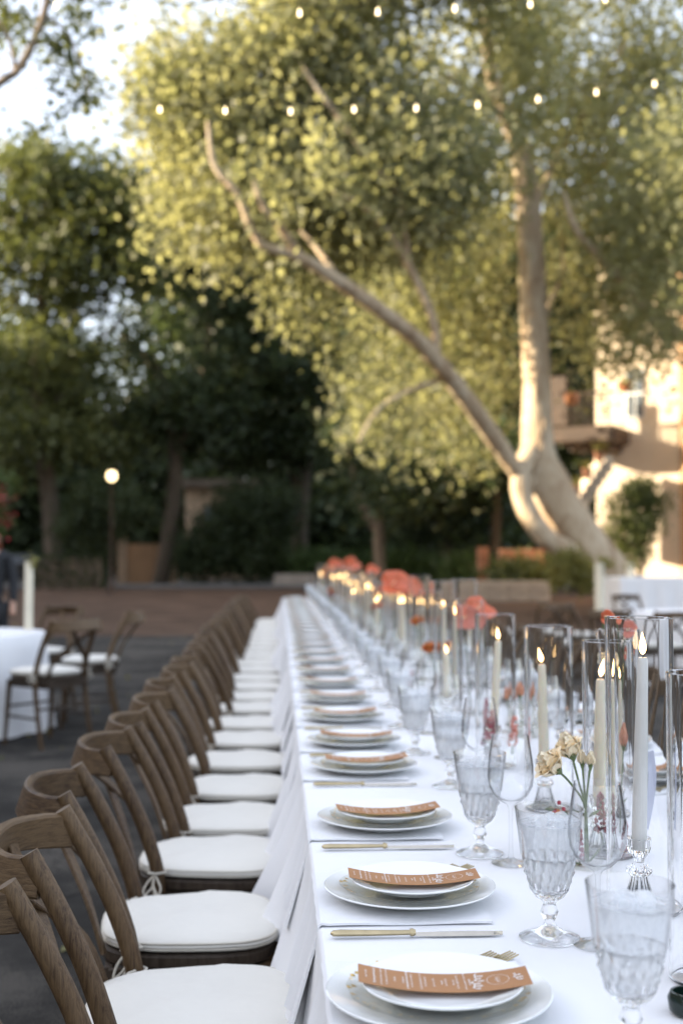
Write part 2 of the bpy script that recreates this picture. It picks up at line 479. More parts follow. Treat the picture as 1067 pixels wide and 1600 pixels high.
# ---------------------------------------------------------------- invented plain blocks, out of frame at left, that shade square and trees
def facade_mats():
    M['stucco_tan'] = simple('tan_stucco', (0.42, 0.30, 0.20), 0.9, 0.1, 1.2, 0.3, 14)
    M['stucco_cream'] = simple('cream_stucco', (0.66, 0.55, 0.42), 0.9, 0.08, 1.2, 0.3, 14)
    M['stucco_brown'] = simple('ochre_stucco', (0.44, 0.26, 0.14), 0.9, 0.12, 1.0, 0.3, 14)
    M['win'] = simple('window_pane_glass', (0.10, 0.12, 0.14), 0.08, 0.2, 3)
    M['trim_white'] = simple('white_window_paint', (0.66, 0.68, 0.68), 0.6, 0.05)
    M['trim_brown'] = simple('brown_timber', (0.055, 0.034, 0.022), 0.7, 0.25, 4, 0.3, 30)
    M['roof_tile'] = simple('clay_tile', (0.34, 0.14, 0.07), 0.85, 0.3, 4, 0.4, 12)
    M['terracotta'] = simple('terracotta_pot_clay', (0.30, 0.135, 0.075), 0.85, 0.15, 6, 0.2, 20)
facade_mats()
sh = MB(); sh.box(-40, -34, 0, -22, 14.0, 14.0); o = sh.build('added_shade_block', M['stucco_tan'])  # unseen block added to shade the table and square
tag(o, kind='structure')
sh = MB(); sh.box(-40, 14.01, 0, -22, 41.0, 10.6); o = sh.build('added_low_shade_block', M['stucco_tan'])  # unseen block added for shade, kept low so the sycamore stays sunlit
tag(o, kind='structure')
sh = MB(); sh.box(-46, 41.01, 0, -34, 90, 17); o = sh.build('added_rear_shade_block', M['stucco_tan'])  # unseen block added to keep the trees beyond the road in shade
tag(o, kind='structure')

# ================================================================== VEGETATION
def leaves_mesh(name, mat, pts, size, aspect=0.7, up_bias=0.3):
    n = len(pts)
    P = np.asarray(pts, dtype=np.float64)
    d = rng.normal(size=(n, 3)); d[:, 2] -= up_bias; d /= np.linalg.norm(d, axis=1)[:, None]
    e = rng.normal(size=(n, 3)); e -= (e * d).sum(1)[:, None] * d; e /= np.linalg.norm(e, axis=1)[:, None]
    L = size * rng.uniform(0.6, 1.25, n)[:, None]
    nn = np.cross(d, e)
    a = P
    b_ = P + d * L * 0.45 + e * L * aspect * 0.5 + nn * L * 0.10
    c = P + d * L
    e2 = P + d * L * 0.45 - e * L * aspect * 0.5 + nn * L * 0.10
    V = np.stack([a, b_, c, e2], 1).reshape(-1, 3)
    me = bpy.data.meshes.new(name)
    me.vertices.add(4 * n); me.vertices.foreach_set('co', V.ravel())
    me.loops.add(4 * n); me.loops.foreach_set('vertex_index', np.arange(4 * n, dtype=np.int32))
    me.polygons.add(n); me.polygons.foreach_set('loop_start', np.arange(0, 4 * n, 4, dtype=np.int32))
    me.polygons.foreach_set('loop_total', np.full(n, 4, dtype=np.int32))
    me.materials.append(mat); me.update(calc_edges=True)
    return me
def crown_points(blobs, n_clusters, per, sigma, droop=.75):
    """blobs: (x, y, z, rx, ry, rz) ellipsoids in the place; leaves gather in clusters inside and near their skins"""
    vol = np.array([b[3] * b[4] * b[5] for b in blobs]) ** 0.75
    vol /= vol.sum()
    out = []
    pick = rng.choice(len(blobs), n_clusters, p=vol)
    for k in pick:
        x, y, z, rx, ry, rz = blobs[k]
        d = rng.normal(size=3); d /= np.linalg.norm(d)
        r = rng.uniform(0.25, 1.0) ** 0.55
        c = np.array([x + d[0] * rx * r, y + d[1] * ry * r, z + d[2] * rz * r])
        s = sigma * rng.uniform(0.6, 1.4)
        m_ = int(per * rng.uniform(0.5, 1.5))
        pts = c + rng.normal(size=(m_, 3)) * np.array([s, s, s * droop])
        out.append(pts)
    return np.concatenate(out)
def blobs_px(lst, Y, depth=None):
    """ellipses seen against the sky at distance Y turned into ellipsoids of real size"""
    out = []
    for e in lst:
        cx, cy_, rx, ry = e[:4]
        YY = Y + (e[4] if len(e) > 4 else 0)
        p = W(cx, cy_, YY)
        sx = rx / FPX * YY; sz = ry / FPX * YY
        out.append((p.x, p.y, p.z, sx, (depth or (sx + sz) / 2), sz))
    return out
def limb(mb, pxs, widths, Y, dy=None, n=10, jit=0.06):
    pts = [W(x, y, Y + (dy[i] if dy else 0)) for i, (x, y) in enumerate(pxs)]
    rad = [w / FPX * Y / 2 for w in widths]
    mb.tube(smoothpts(pts, 5), lerp_list(rad, 5), n, jit=jit)
    return pts
def inv(root, pts):
    return pts - np.array(root.location)
def make_tree(name, label, loc, trunk_mb, bark, pts, leafm, size, cat='tree', group=None, aspect=0.7, foliage='crown'):
    root = empty(name, loc)
    tag(root, label, cat, group)
    if trunk_mb:
        trunk_mb.v = [tuple(Vector(p) - Vector(loc)) for p in trunk_mb.v]
        trunk_mb.build('trunk', bark, root)
    me = leaves_mesh('crown', leafm, np.asarray(pts) - np.array(loc), size, aspect)
    ob(foliage, me, root)
    return root

# --- the big sunlit sycamore
TY = 28.0
tb = MB()
limb(tb, [(985, 960), (955, 905), (900, 830), (858, 760), (840, 700), (838, 600), (833, 480), (826, 340), (815, 240), (790, 180), (768, 120), (760, 20), (775, -80)],
     [92, 74, 70, 70, 54, 45, 45, 42, 35, 28, 22, 18, 12], TY)
limb(tb, [(930, 905), (893, 868), (850, 838), (818, 785), (815, 735), (836, 700)], [46, 38, 33, 32, 34, 38], TY, [0, -.3, -.5, -.5, -.4, -.1])
limb(tb, [(832, 760), (806, 735), (770, 682), (720, 612), (660, 540), (600, 490), (530, 440), (470, 403), (405, 378), (372, 305), (335, 258), (325, 190)],
     [36, 26, 29, 27, 24, 21, 18, 15, 11, 9, 7, 4], TY, [0, -.5, -1.2, -2.2, -3.2, -3.9, -4.5, -4.9, -5.2, -5.4, -5.5, -5.6])
limb(tb, [(470, 403), (436, 352), (412, 325), (395, 280)], [13, 10, 9, 6], TY, [-4.9, -5.2, -5.4, -5.5])
limb(tb, [(680, 560), (676, 500), (640, 418), (598, 352), (560, 318), (520, 300)], [16, 13, 11, 9, 7, 5], TY, [-2.9, -3.1, -3.5, -3.8, -4, -4.2])
limb(tb, [(530, 440), (500, 395), (470, 360)], [10, 8, 5], TY, [-4.5, -4.2, -4])
limb(tb, [(640, 418), (620, 300), (585, 264), (545, 205), (498, 142), (470, 100)], [8, 9, 8, 8, 6, 4], TY, [-3.5, -3.6, -3.8, -4, -4.2, -4.2])
limb(tb, [(826, 330), (850, 290), (880, 220), (930, 150), (980, 60)], [16, 14, 12, 9, 6], TY, [0, .5, 1, 1.5, 2])
limb(tb, [(838, 560), (860, 470), (880, 420), (870, 330)], [10, 9, 7, 5], TY, [0, 1, 2, 2.4])
limb(tb, [(1120, 560), (1060, 520), (1010, 488), (985, 452), (940, 405), (900, 358), (880, 300)], [24, 20, 18, 16, 13, 11, 6], TY, [0, -.5, -1, -1.2, -1.5, -1.7, -1.5])
limb(tb, [(815, 240), (795, 190), (760, 160), (700, 120), (640, 60)], [14, 11, 9, 7, 5], TY, [0, -.6, -1, -1.4, -1.6])
limb(tb, [(700, 590), (640, 610), (590, 640), (560, 690)], [7, 6, 5, 3], TY, [-2.4, -2.9, -3.2, -3.4])
crown = [(300, 135, 80, 75), (330, 260, 75, 70), (295, 190, 65, 65), (420, 110, 85, 95), (520, 50, 110, 85), (430, 310, 80, 60), (470, 230, 85, 75),
         (560, 170, 120, 105), (520, 370, 60, 45), (640, 330, 85, 75), (665, 240, 105, 85),  (640, -60, 240, 90), (560, 290, 80, 60), (350, 340, 60, 35), (380, 190, 70, 70)]
crown_r = [(740, 110, 130, 115, 0), (760, 300, 80, 90, 1), (730, 420, 50, 60, 0), (900, 90, 160, 115, 1), (960, 270, 120, 120, 0), (1020, 430, 80, 85, -1.5), (1040, 170, 120, 120, 1),
         (880, 220, 80, 80, 0), (920, -80, 220, 90, 0), (1040, 330, 80, 90, -2), (640, 600, 80, 50, 1.2), (705, 650, 55, 36, 1.2), (700, 530, 65, 60, 1.2), (600, 500, 45, 45, 1.2), (640, 420, 70, 60, 1.2), (790, 590, 26, 45, 1), (915, 490, 42, 50, -1), (985, 520, 50, 45, -1.5), (900, 380, 55, 70, 1.5), (960, 400, 60, 70, -1), (1050, 520, 40, 45, -2), (1050, 260, 60, 110, -5), (1055, 400, 50, 80, -5), (1000, 330, 60, 60, -4)]
bl = blobs_px([(c[0], c[1], c[2], c[3], -2.3) for c in crown], TY, 1.9)
pts = crown_points(bl, 1000, 56, 0.42, 1.25)
pts = np.concatenate([pts, crown_points(blobs_px([(c[0], c[1], c[2], c[3], c[4] + 1.5) for c in crown_r], TY, 2.3), 860, 54, 0.44, 1.25)])
for e, nn_, pr in (([(500, 470, 60, 40, -3), (450, 455, 40, 25, -3), (560, 560, 35, 40, -3)], 34, 26), ([(620, 665, 80, 24, -2), (570, 640, 35, 40, -2.5), (740, 700, 36, 20, 2)], 38, 30),
                   ([(330, 350, 70, 30, -3), (250, 330, 30, 40, -3), (230, 120, 30, 60, -3)], 36, 26), ([(450, 260, 140, 110, -5.5), (600, 290, 110, 100, -4.4)], 30, 34), ([(830, 250, 60, 60, -1.5), (820, 130, 80, 70, -1.5), (1000, 420, 70, 80, -3), (800, 40, 80, 60, -1.5)], 60, 34)):
    pts = np.concatenate([pts, crown_points(blobs_px(e, TY, .9), nn_, pr, 0.28, 1.7)])
make_tree('sycamore_tree', 'big sunlit sycamore with pale forked trunk behind the right end of the long table', tuple(G(960, 962, 0)), tb, M['bark_pale'], pts, M['leaf_sycamore'], 0.178)

# --- darker trees beyond the road
def bg_tree(label, Y, trunk, crown_px, n, per, sig, leafm, size, bark=None, name='shade_tree', group='dark trees beyond the road', depth=3.5):
    tb = MB()
    for pxs, ws in trunk: limb(tb, pxs, ws, Y)
    base = W(trunk[0][0][0][0], trunk[0][0][0][1], Y)
    pts = crown_points(blobs_px(crown_px, Y, depth), n, per, sig)
    return make_tree(name, label, (base.x, base.y, 0.0), tb, bark or M['bark_dark'], pts, leafm, size, group=group)
def gy(Y): return 870 + FPX * 1.35 / Y
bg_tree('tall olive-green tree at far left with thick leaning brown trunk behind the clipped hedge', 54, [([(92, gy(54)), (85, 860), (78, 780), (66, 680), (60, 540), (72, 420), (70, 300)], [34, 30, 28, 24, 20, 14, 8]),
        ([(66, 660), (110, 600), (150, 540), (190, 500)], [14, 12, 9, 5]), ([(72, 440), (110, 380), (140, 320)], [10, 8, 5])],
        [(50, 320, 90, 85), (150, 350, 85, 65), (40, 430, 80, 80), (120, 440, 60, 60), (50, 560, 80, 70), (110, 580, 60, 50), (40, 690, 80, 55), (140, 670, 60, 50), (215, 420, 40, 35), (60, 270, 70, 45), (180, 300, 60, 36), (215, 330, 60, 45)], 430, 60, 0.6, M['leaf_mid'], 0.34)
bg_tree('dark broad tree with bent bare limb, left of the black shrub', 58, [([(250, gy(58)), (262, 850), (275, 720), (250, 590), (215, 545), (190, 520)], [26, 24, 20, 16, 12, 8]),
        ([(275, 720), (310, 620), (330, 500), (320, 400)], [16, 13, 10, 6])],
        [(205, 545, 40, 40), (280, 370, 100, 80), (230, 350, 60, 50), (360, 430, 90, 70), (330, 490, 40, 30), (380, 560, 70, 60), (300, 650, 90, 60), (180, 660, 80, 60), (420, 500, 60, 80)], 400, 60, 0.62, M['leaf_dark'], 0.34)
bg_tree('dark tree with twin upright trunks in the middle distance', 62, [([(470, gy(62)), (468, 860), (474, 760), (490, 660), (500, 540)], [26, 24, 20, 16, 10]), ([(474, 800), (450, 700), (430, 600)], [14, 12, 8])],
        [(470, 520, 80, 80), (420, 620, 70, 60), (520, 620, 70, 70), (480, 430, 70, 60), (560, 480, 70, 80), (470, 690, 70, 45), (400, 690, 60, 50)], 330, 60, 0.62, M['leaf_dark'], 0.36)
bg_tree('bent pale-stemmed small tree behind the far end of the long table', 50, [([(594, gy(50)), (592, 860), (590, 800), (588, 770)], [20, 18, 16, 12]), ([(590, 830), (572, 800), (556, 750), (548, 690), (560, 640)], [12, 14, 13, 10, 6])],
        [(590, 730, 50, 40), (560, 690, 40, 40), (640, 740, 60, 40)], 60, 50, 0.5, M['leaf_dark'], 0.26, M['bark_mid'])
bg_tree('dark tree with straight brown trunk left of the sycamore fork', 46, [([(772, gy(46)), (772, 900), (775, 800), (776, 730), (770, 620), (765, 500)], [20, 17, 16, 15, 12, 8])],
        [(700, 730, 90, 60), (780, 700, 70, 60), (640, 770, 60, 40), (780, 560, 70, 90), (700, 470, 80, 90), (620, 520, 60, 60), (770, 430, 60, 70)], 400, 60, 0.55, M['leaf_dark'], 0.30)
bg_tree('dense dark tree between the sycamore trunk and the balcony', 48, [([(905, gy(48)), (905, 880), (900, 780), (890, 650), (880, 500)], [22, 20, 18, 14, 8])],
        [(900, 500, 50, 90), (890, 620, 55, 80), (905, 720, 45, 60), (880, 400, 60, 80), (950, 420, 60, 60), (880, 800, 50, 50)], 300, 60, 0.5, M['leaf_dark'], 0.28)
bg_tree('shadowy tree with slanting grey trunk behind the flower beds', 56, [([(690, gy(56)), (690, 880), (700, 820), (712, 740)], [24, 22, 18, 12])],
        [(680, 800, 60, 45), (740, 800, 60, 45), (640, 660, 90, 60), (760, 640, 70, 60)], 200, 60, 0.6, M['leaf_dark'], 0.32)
# far-off woodland that closes the view between the trunks
woods = [(x, 760 + random.uniform(-20, 20), 70, 110) for x in range(-120, 1150, 75)] + [(x, 600 + random.uniform(-30, 30), 70, 90) for x in range(-100, 1100, 80) if not 100 < x < 300] + [(x, 470 + random.uniform(-30, 20), 70, 70) for x in range(260, 1100, 90)] + [(x, 865, 50, 40) for x in range(-60, 1150, 60)]
wp = crown_points(blobs_px(woods, 82, 4.0), 1900, 52, 1.0)
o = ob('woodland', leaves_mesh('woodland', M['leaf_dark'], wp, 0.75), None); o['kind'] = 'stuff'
tag(o, 'dark mass of far woodland closing the view behind the trees', 'woodland')

# --- overhanging branch at top left
tb = MB()
NY = 15.0
tb.tube([(-8.2, 15.4, 0), (-8.0, 15.3, 3), (-7.6, 15.2, 6), (-7.2, 15.2, 9)], [0.4, 0.32, 0.28, 0.22], 10, jit=.05)
limb(tb, [(-500, 300), (-300, 330), (-120, 230), (0, 130), (26, 112), (50, 72), (70, 20), (86, -60), (80, -140)], [40, 34, 22, 13, 13, 12, 12, 10, 6], NY)
limb(tb, [(26, 112), (14, 60), (-10, 20), (-30, -20)], [8, 5, 5, 4], NY)
limb(tb, [(70, 20), (110, 60), (130, 110), (140, 150)], [4, 3, 3, 2], NY)
pts = crown_points(blobs_px([(10, 10, 50, 30, 1), (30, 45, 40, 30, 1), (115, 12, 55, 26, 1), (110, 100, 30, 26, .6), (130, 140, 22, 20, .5), (40, -70, 130, 50), (-70, 60, 60, 60), (60, 186, 60, 14, .5)], NY, .7), 100, 24, 0.16)
make_tree('overhanging_tree', 'tree leaning in at the top left with a crooked bare bough', (-8.2, 15.4, 0), tb, M['bark_mid'], pts, M['leaf_mid'], 0.115)

# --- shrubs and hedges
def shrub(name, label, blobs, n, per, sig, leafm, size, cat='shrub', group=None, stems=None, loc=None):
    loc = loc or (blobs[0][0], blobs[0][1], 0.0)
    return make_tree(name, label, loc, stems, M['bark_dark'], crown_points(blobs, n, per, sig), leafm, size, cat, group, foliage='foliage')
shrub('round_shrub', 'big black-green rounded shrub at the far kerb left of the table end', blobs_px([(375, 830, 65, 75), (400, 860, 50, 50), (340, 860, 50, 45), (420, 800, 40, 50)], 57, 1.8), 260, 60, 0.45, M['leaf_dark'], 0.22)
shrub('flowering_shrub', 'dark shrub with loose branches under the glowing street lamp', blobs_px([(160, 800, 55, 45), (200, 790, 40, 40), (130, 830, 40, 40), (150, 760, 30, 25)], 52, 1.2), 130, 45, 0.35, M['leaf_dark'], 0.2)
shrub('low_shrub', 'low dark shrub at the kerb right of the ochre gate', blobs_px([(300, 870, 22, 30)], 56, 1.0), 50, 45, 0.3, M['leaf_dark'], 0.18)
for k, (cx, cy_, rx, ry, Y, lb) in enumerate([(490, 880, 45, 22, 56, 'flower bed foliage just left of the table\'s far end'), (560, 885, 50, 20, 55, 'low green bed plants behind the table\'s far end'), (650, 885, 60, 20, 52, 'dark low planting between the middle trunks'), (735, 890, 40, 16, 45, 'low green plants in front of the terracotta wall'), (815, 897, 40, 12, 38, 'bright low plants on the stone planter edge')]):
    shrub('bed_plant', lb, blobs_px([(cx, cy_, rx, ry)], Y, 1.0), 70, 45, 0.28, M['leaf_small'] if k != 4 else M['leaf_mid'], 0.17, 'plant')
# bougainvillea at the left edge
bo = blobs_px([(-20, 800, 30, 50), (-10, 770, 22, 30)], 30, .6)
o = shrub('bougainvillea', 'crimson bougainvillea at the left edge of the view', bo, 40, 40, 0.2, M['leaf_small'], 0.10)
ob('blossom', leaves_mesh('blossom', simple('crimson_bract', (0.5, 0.03, 0.06), 0.6), crown_points(bo, 26, 18, 0.14) - np.array(o.location), 0.10), o)
# clipped hedge
hb = W(108, 890, 52)
hw = 52 / FPX
x0, x1 = W(58, 890, 52).x, W(166, 890, 52).x
zz = W(100, 868, 52).z
hp = np.stack([rng.uniform(x0, x1, 5200), rng.uniform(51.2, 52.6, 5200), rng.uniform(0.05, zz, 5200)], 1)
hr = empty('clipped_hedge', ((x0 + x1) / 2, 52, 0)); tag(hr, 'low box hedge clipped square beneath the far left tree', 'hedge')
ob('foliage', leaves_mesh('foliage', M['leaf_dark'], hp - np.array(hr.location), 0.16), hr)
MB().box(-(x1 - x0) / 2 + .08, -.7, 0, (x1 - x0) / 2 - .08, .5, zz - .1).build('hedge_core', M['bark_dark'], hr)

# --- espaliered shrub by the building and topiary by the sycamore
st = MB(); limb(st, [(1001, 935), (1000, 900), (1004, 870), (992, 830)], [8, 8, 7, 5], 31)
shrub('standard_shrub', 'upright clipped shrub on a thin stem against the cream wall', blobs_px([(990, 800, 42, 45), (985, 840, 38, 35), (1005, 780, 34, 28)], 31, .5), 120, 55, 0.16, M['leaf_mid'], 0.11, stems=st, loc=tuple(W(1001, 952, 31)))
st = MB(); limb(st, [(893, 930), (893, 890)], [6, 5], 26)
shrub('potted_bush', 'yellow-green bush in a clay pot at the foot of the sycamore', blobs_px([(875, 893, 18, 26), (908, 900, 18, 26), (890, 880, 20, 16)], 26, .35), 80, 50, 0.11, M['leaf_yellow'], 0.085, stems=st, loc=tuple(W(892, 968, 26)))

# ================================================================== FAR BUILDINGS AND WALLS
def wbox(mb, px0, py0, px1, py1, Y, dep, bev=0.0):
    a = W(px0, py0, Y); c = W(px1, py1, Y)
    return mb.box(min(a.x, c.x), Y, min(a.z, c.z), max(a.x, c.x), Y + dep, max(a.z, c.z), bev)
# cream building with balcony, right
BY = 34.0
br = empty('balcony_building', (W(1000, 900, BY).x, BY, 0)); tag(br, 'cream stucco house with an upper balcony lit by the low sun at right', 'building')
def bpart(name, mb, mat, parent=None):
    p = parent or br
    base = Vector(br.location)
    mb.v = [tuple(Vector(q) - base) for q in mb.v]
    return mb.build(name, mat, p)
xL = W(946, 700, BY).x; xM = W(1047, 700, BY).x
mb = MB(); mb.box(xL - .3, BY, 0, xM + .4, BY + 4, 11.5); bpart('wall', mb, M['stucco_cream'])
br.rotation_euler = (0, 0, R(-32))
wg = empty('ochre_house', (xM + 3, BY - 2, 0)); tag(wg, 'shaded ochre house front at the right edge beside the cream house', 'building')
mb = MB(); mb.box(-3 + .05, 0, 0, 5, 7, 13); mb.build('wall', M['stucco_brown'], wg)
MB().box(-2.95, -.06, 5.0, 5.05, -.002, 5.25, .01).build('string_course', M['stucco_tan'], wg)
MB().box(-2.6, -.08, 0, -1.6, -.003, 2.3, .01).build('door', M['trim_brown'], wg)
w_ = bpart('window', wbox(MB(), 978, 575, 1008, 655, BY - .05, .2, .02), M['trim_white'])
for (a, c) in ((981, 991), (995, 1005)):
    for (r0, r1) in ((580, 612), (616, 650)):
        bpart('pane', wbox(MB(), a, r0, c, r1, BY - .075, .05), M['win'], w_)
bpart('balcony_slab', wbox(MB(), 908, 660, 1010, 686, BY - 1.6, 1.6, .04), M['trim_brown'])
for k in range(4):
    bpart('bracket', wbox(MB(), 925 + k * 20, 686, 931 + k * 20, 700, BY - 1.2, 1.2, .01), M['trim_brown'])
bpart('shutter_door', wbox(MB(), 903, 578, 930, 658, BY - 1.5, .08, .01), M['trim_brown'])
for k in range(7):
    bpart('baluster', wbox(MB(), 932 + k * 11, 612, 934.5 + k * 11, 658, BY - 1.55, .05), M['trim_brown'])
bpart('handrail', wbox(MB(), 930, 606, 1010, 611, BY - 1.57, .08, .01), M['trim_brown'])
# stair with flower pots climbing to the balcony
stair = empty('outside_stair', tuple(W(900, 900, 32.5))); stair.location.z = 0
tag(stair, 'stuccoed outside stair rising diagonally beside the cream house', 'stair')
for k in range(9):
    a = W(884 + k * 7.5, 800 - k * 11, 32.5)
    MB().box(a.x - stair.location.x, 0, a.z - .45, a.x + .22 - stair.location.x, 1.1, a.z, .01).build('step', M['stucco_cream'], stair)
for k, (px, py) in enumerate([(899, 775), (917, 748), (936, 722)]):
    a = W(px, py, 32.4)
    r = empty('flower_pot', a); tag(r, ['lowest terracotta pot on the outside stair', 'middle terracotta pot on the outside stair', 'topmost terracotta pot on the outside stair'][k], 'flower pot', 'terracotta pots on the stair')
    MB().lathe([(.10, 0), (.14, .24), (.155, .24), (.155, .28), (.13, .28), (.12, .2)], 12).build('pot', M['terracotta'], r)
    pl_ = ob('plant', leaves_mesh('plant', M['leaf_yellow'], rng.normal(size=(80, 3)) * .09 + np.array([0, 0, .38]), .08), r); pl_['kind'] = 'stuff'
# hanging orange pots beside the balcony, plain colour without emission
M['pot_orange'] = simple('orange_pot', (0.45, 0.17, 0.06), 0.6)
for k, (px, py, lb) in enumerate([(892, 622, 'round orange hanging pot left of the balcony'), (975, 602, 'round orange hanging pot before the balcony window')]):
    a = W(px, py, 32.2); r = empty('hanging_pot', a); tag(r, lb, 'hanging pot')
    MB().lathe([(.02, -.2), (.15, -.16), (.2, 0), (.16, .13), (.12, .14)], 12).build('pot', M['pot_orange'], r)
    MB().tube([(0, 0, .1), (0, 0, .9)], .012, 5).build('cord', M['trim_brown'], r)
# terracotta wall, low planter wall
def block_wall(name, label, px0, py0, px1, py1, Y, dep, mat, bw=.5, bh=.24, cat='wall'):
    a = W(px0, py0, Y); c = W(px1, py1, Y)
    z1 = max(a.z, c.z); xa, xb = min(a.x, c.x), max(a.x, c.x)
    r = empty(name, ((xa + xb) / 2, Y, 0)); tag(r, label, cat)
    MB().box(xa - r.location.x + .02, .03, 0, xb - r.location.x - .02, dep, z1 - .02).build('wall_core', mat, r)
    rows = max(1, int(z1 / bh)); h = z1 / rows; ncol = max(2, int((xb - xa) / bw)); w = (xb - xa) / ncol
    me = MB().box(0, 0, 0, w - .02, dep + .02, h - .02, .015).mesh('block', mat)
    for j in range(rows):
        for i in range(ncol):
            ob('block', me, r, (xa - r.location.x + i * w + (.01), -random.uniform(0, .012), j * h + .01))
    return r
block_wall('terracotta_wall', 'short terracotta block wall behind the planter, left of the sycamore', 783, 858, 850, 905, 40, .6, M['terracotta'], .6, .35)
block_wall('brick_pier', 'low terracotta pier beside the straight brown trunk', 748, 855, 764, 905, 41, .5, M['terracotta'], .4, .35)
block_wall('planter_wall', 'low stone planter wall running behind the candles at right', 690, 908, 860, 938, 36, .45, M['stone'], .55, .22)
block_wall('kerb_wall', 'pale low stone ledge at the far side of the road', 428, 897, 520, 905, 54, .4, M['stone'], .8, .22)
# ochre gate wall on the left
gr = empty('gate_wall', (W(230, 890, 60).x, 60, 0)); tag(gr, 'dim ochre garden wall with gate piers beyond the road at left', 'wall')
def gpart(name, mb, mat):
    mb.v = [tuple(Vector(q) - Vector(gr.location)) for q in mb.v]; return mb.build(name, mat, gr)
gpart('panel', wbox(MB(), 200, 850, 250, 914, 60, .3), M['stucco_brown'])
gpart('pier', wbox(MB(), 184, 842, 199, 914, 59.9, .5, .03), M['stucco_tan'])
gpart('pier', wbox(MB(), 260, 846, 277, 914, 59.9, .5, .03), M['stucco_tan'])
gpart('gate', wbox(MB(), 251, 858, 259, 914, 59.95, .1), M['trim_brown'])
# dim house behind the trees on the left
hr = empty('shaded_house', (W(345, 800, 74).x, 74, 0)); tag(hr, 'dim tan house glimpsed between the dark trees at left', 'building')
def hpart(name, mb, mat, parent=None):
    mb.v = [tuple(Vector(q) - Vector(hr.location)) for q in mb.v]; return mb.build(name, mat, parent or hr)
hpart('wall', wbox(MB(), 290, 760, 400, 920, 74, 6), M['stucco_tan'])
hpart('roof', wbox(MB(), 284, 748, 406, 761, 73.4, 7.4), M['bark_dark'])
for px in (318, 365):
    f = hpart('window', wbox(MB(), px, 790, px + 22, 835, 73.93, .1), M['trim_brown'])
    hpart('pane', wbox(MB(), px + 2, 792, px + 20, 833, 73.9, .1), M['win'], f)
# parked dark car seen as a dark shape behind the left tree
car = empty('parked_car', (W(40, 900, 58).x, 58, 0)); tag(car, 'dark parked car half hidden behind the far left hedge', 'car')
M['car_paint'] = simple('dark_car_paint', (0.012, 0.016, 0.02), 0.2, 0.1, Coat_Weight=0.6)
prof = [(-2.2, .3), (-2.25, .75), (-2.1, .95), (-1.35, 1.02), (-.75, 1.45), (.7, 1.48), (1.35, 1.05), (2.1, .92), (2.2, .6), (2.15, .3)]
vs = [(x, -.85 + (.15 if z > 1.2 else 0), z) for x, z in prof] + [(x, .85 - (.15 if z > 1.2 else 0), z) for x, z in prof]
nP = len(prof); fs = [tuple(range(nP)), tuple(range(2 * nP - 1, nP - 1, -1))] + [(i, nP + i, nP + (i + 1) % nP, (i + 1) % nP) for i in range(nP)]
MB().add(vs, fs).build('body', M['car_paint'], car)
for sx in (-1.35, 1.35):
    for sy in (-.86, .66):
        wm = MB().lathe([(.12, 0), (.33, 0), (.33, .2), (.12, .2)], 16); wm.build('wheel', M['wick'], car, (sx, sy, .33), (R(-90), 0, 0))
MB().box(-.7, -.87, 1.08, .65, -.84, 1.38).build('side_window', M['win'], car, (0, .1, 0))

# street lamp
lp = W(175, 744, 45)
lr = empty('street_lamp', (lp.x, lp.y, 0)); tag(lr, 'single glowing globe street lamp against the dark trees at left', 'street lamp')
MB().lathe([(.14, 0), (.14, .3), (.08, .4), (.05, .6), (.04, lp.z - .4), (.07, lp.z - .35), (.1, lp.z - .25)], 10).build('post', M['trim_brown'], lr)
MB().lathe([(.03, -.19), (.13, -.13), (.18, 0), (.155, .12), (.08, .18), (.0, .19)], 20).build('globe', M['lamp_globe'], lr, (0, 0, lp.z))
MB().lathe([(.09, .16), (.03, .23), (0, .27)], 10).build('finial', M['trim_brown'], lr, (0, 0, lp.z))

# string lights
def string_light(label, pxs, Y, extra=(), size=1.0):
    pts = [W(x, y, Y + dy) for x, y, dy in pxs]
    r = empty('string_light', pts[0]); tag(r, label, 'string light', 'strings of warm bulbs overhead')
    base = pts[0]
    cable = []
    allp = [W(*extra[0])] + pts + [W(*extra[1])]
    for i in range(len(allp) - 1):
        a, c = allp[i], allp[i + 1]
        for k in range(4):
            t = k / 4; cable.append(a.lerp(c, t) - base + Vector((0, 0, .1 - .06 * 4 * t * (1 - t))))
    cable.append(allp[-1] - base + Vector((0, 0, .1)))
    MB().tube(cable, .005, 5).build('cable', M['wick'], r)
    for p in pts:
        q = p - base
        so = MB().lathe([(.012 * size, .03), (.014 * size, .09), (.006, .11)], 8).build('socket', M['wick'], r, q)
        MB().lathe([(0, -.045 * size), (.02 * size, -.036 * size), (.028 * size, -.012 * size), (.02 * size, .012), (.012 * size, .035)], 10).build('bulb', M['bulb'], r, q)
string_light('lower string of warm bulbs sagging across the sunlit crown', [(250, 172, 0), (352, 174, 0), (454, 175, 0), (553, 172, 0), (650, 170, 0), (746, 165, 0), (840, 156, 0), (931, 145, 0), (1022, 132, 0)], 11, ((-60, 130, 11), (1200, 90, 11)), .42)
string_light('upper string of warm bulbs along the top edge of the view', [(88, 10, 0), (220, 12, 0), (345, 18, 0), (468, 22, 0), (590, 20, 0), (710, 15, 0), (828, 8, 0), (945, 0, 0)], 9, ((-60, -6, 9), (1150, -16, 9)), .36)

fl_pts = np.stack([rng.uniform(-9, 0, 260), rng.uniform(2, 24, 260), np.full(260, .012)], 1)
o = ob('fallen_leaves', leaves_mesh('fallen_leaves', M['leaf_yellow'], fl_pts, 0.05), None); tag(o, 'small fallen leaves scattered over the dark asphalt', 'leaves', kind='stuff')
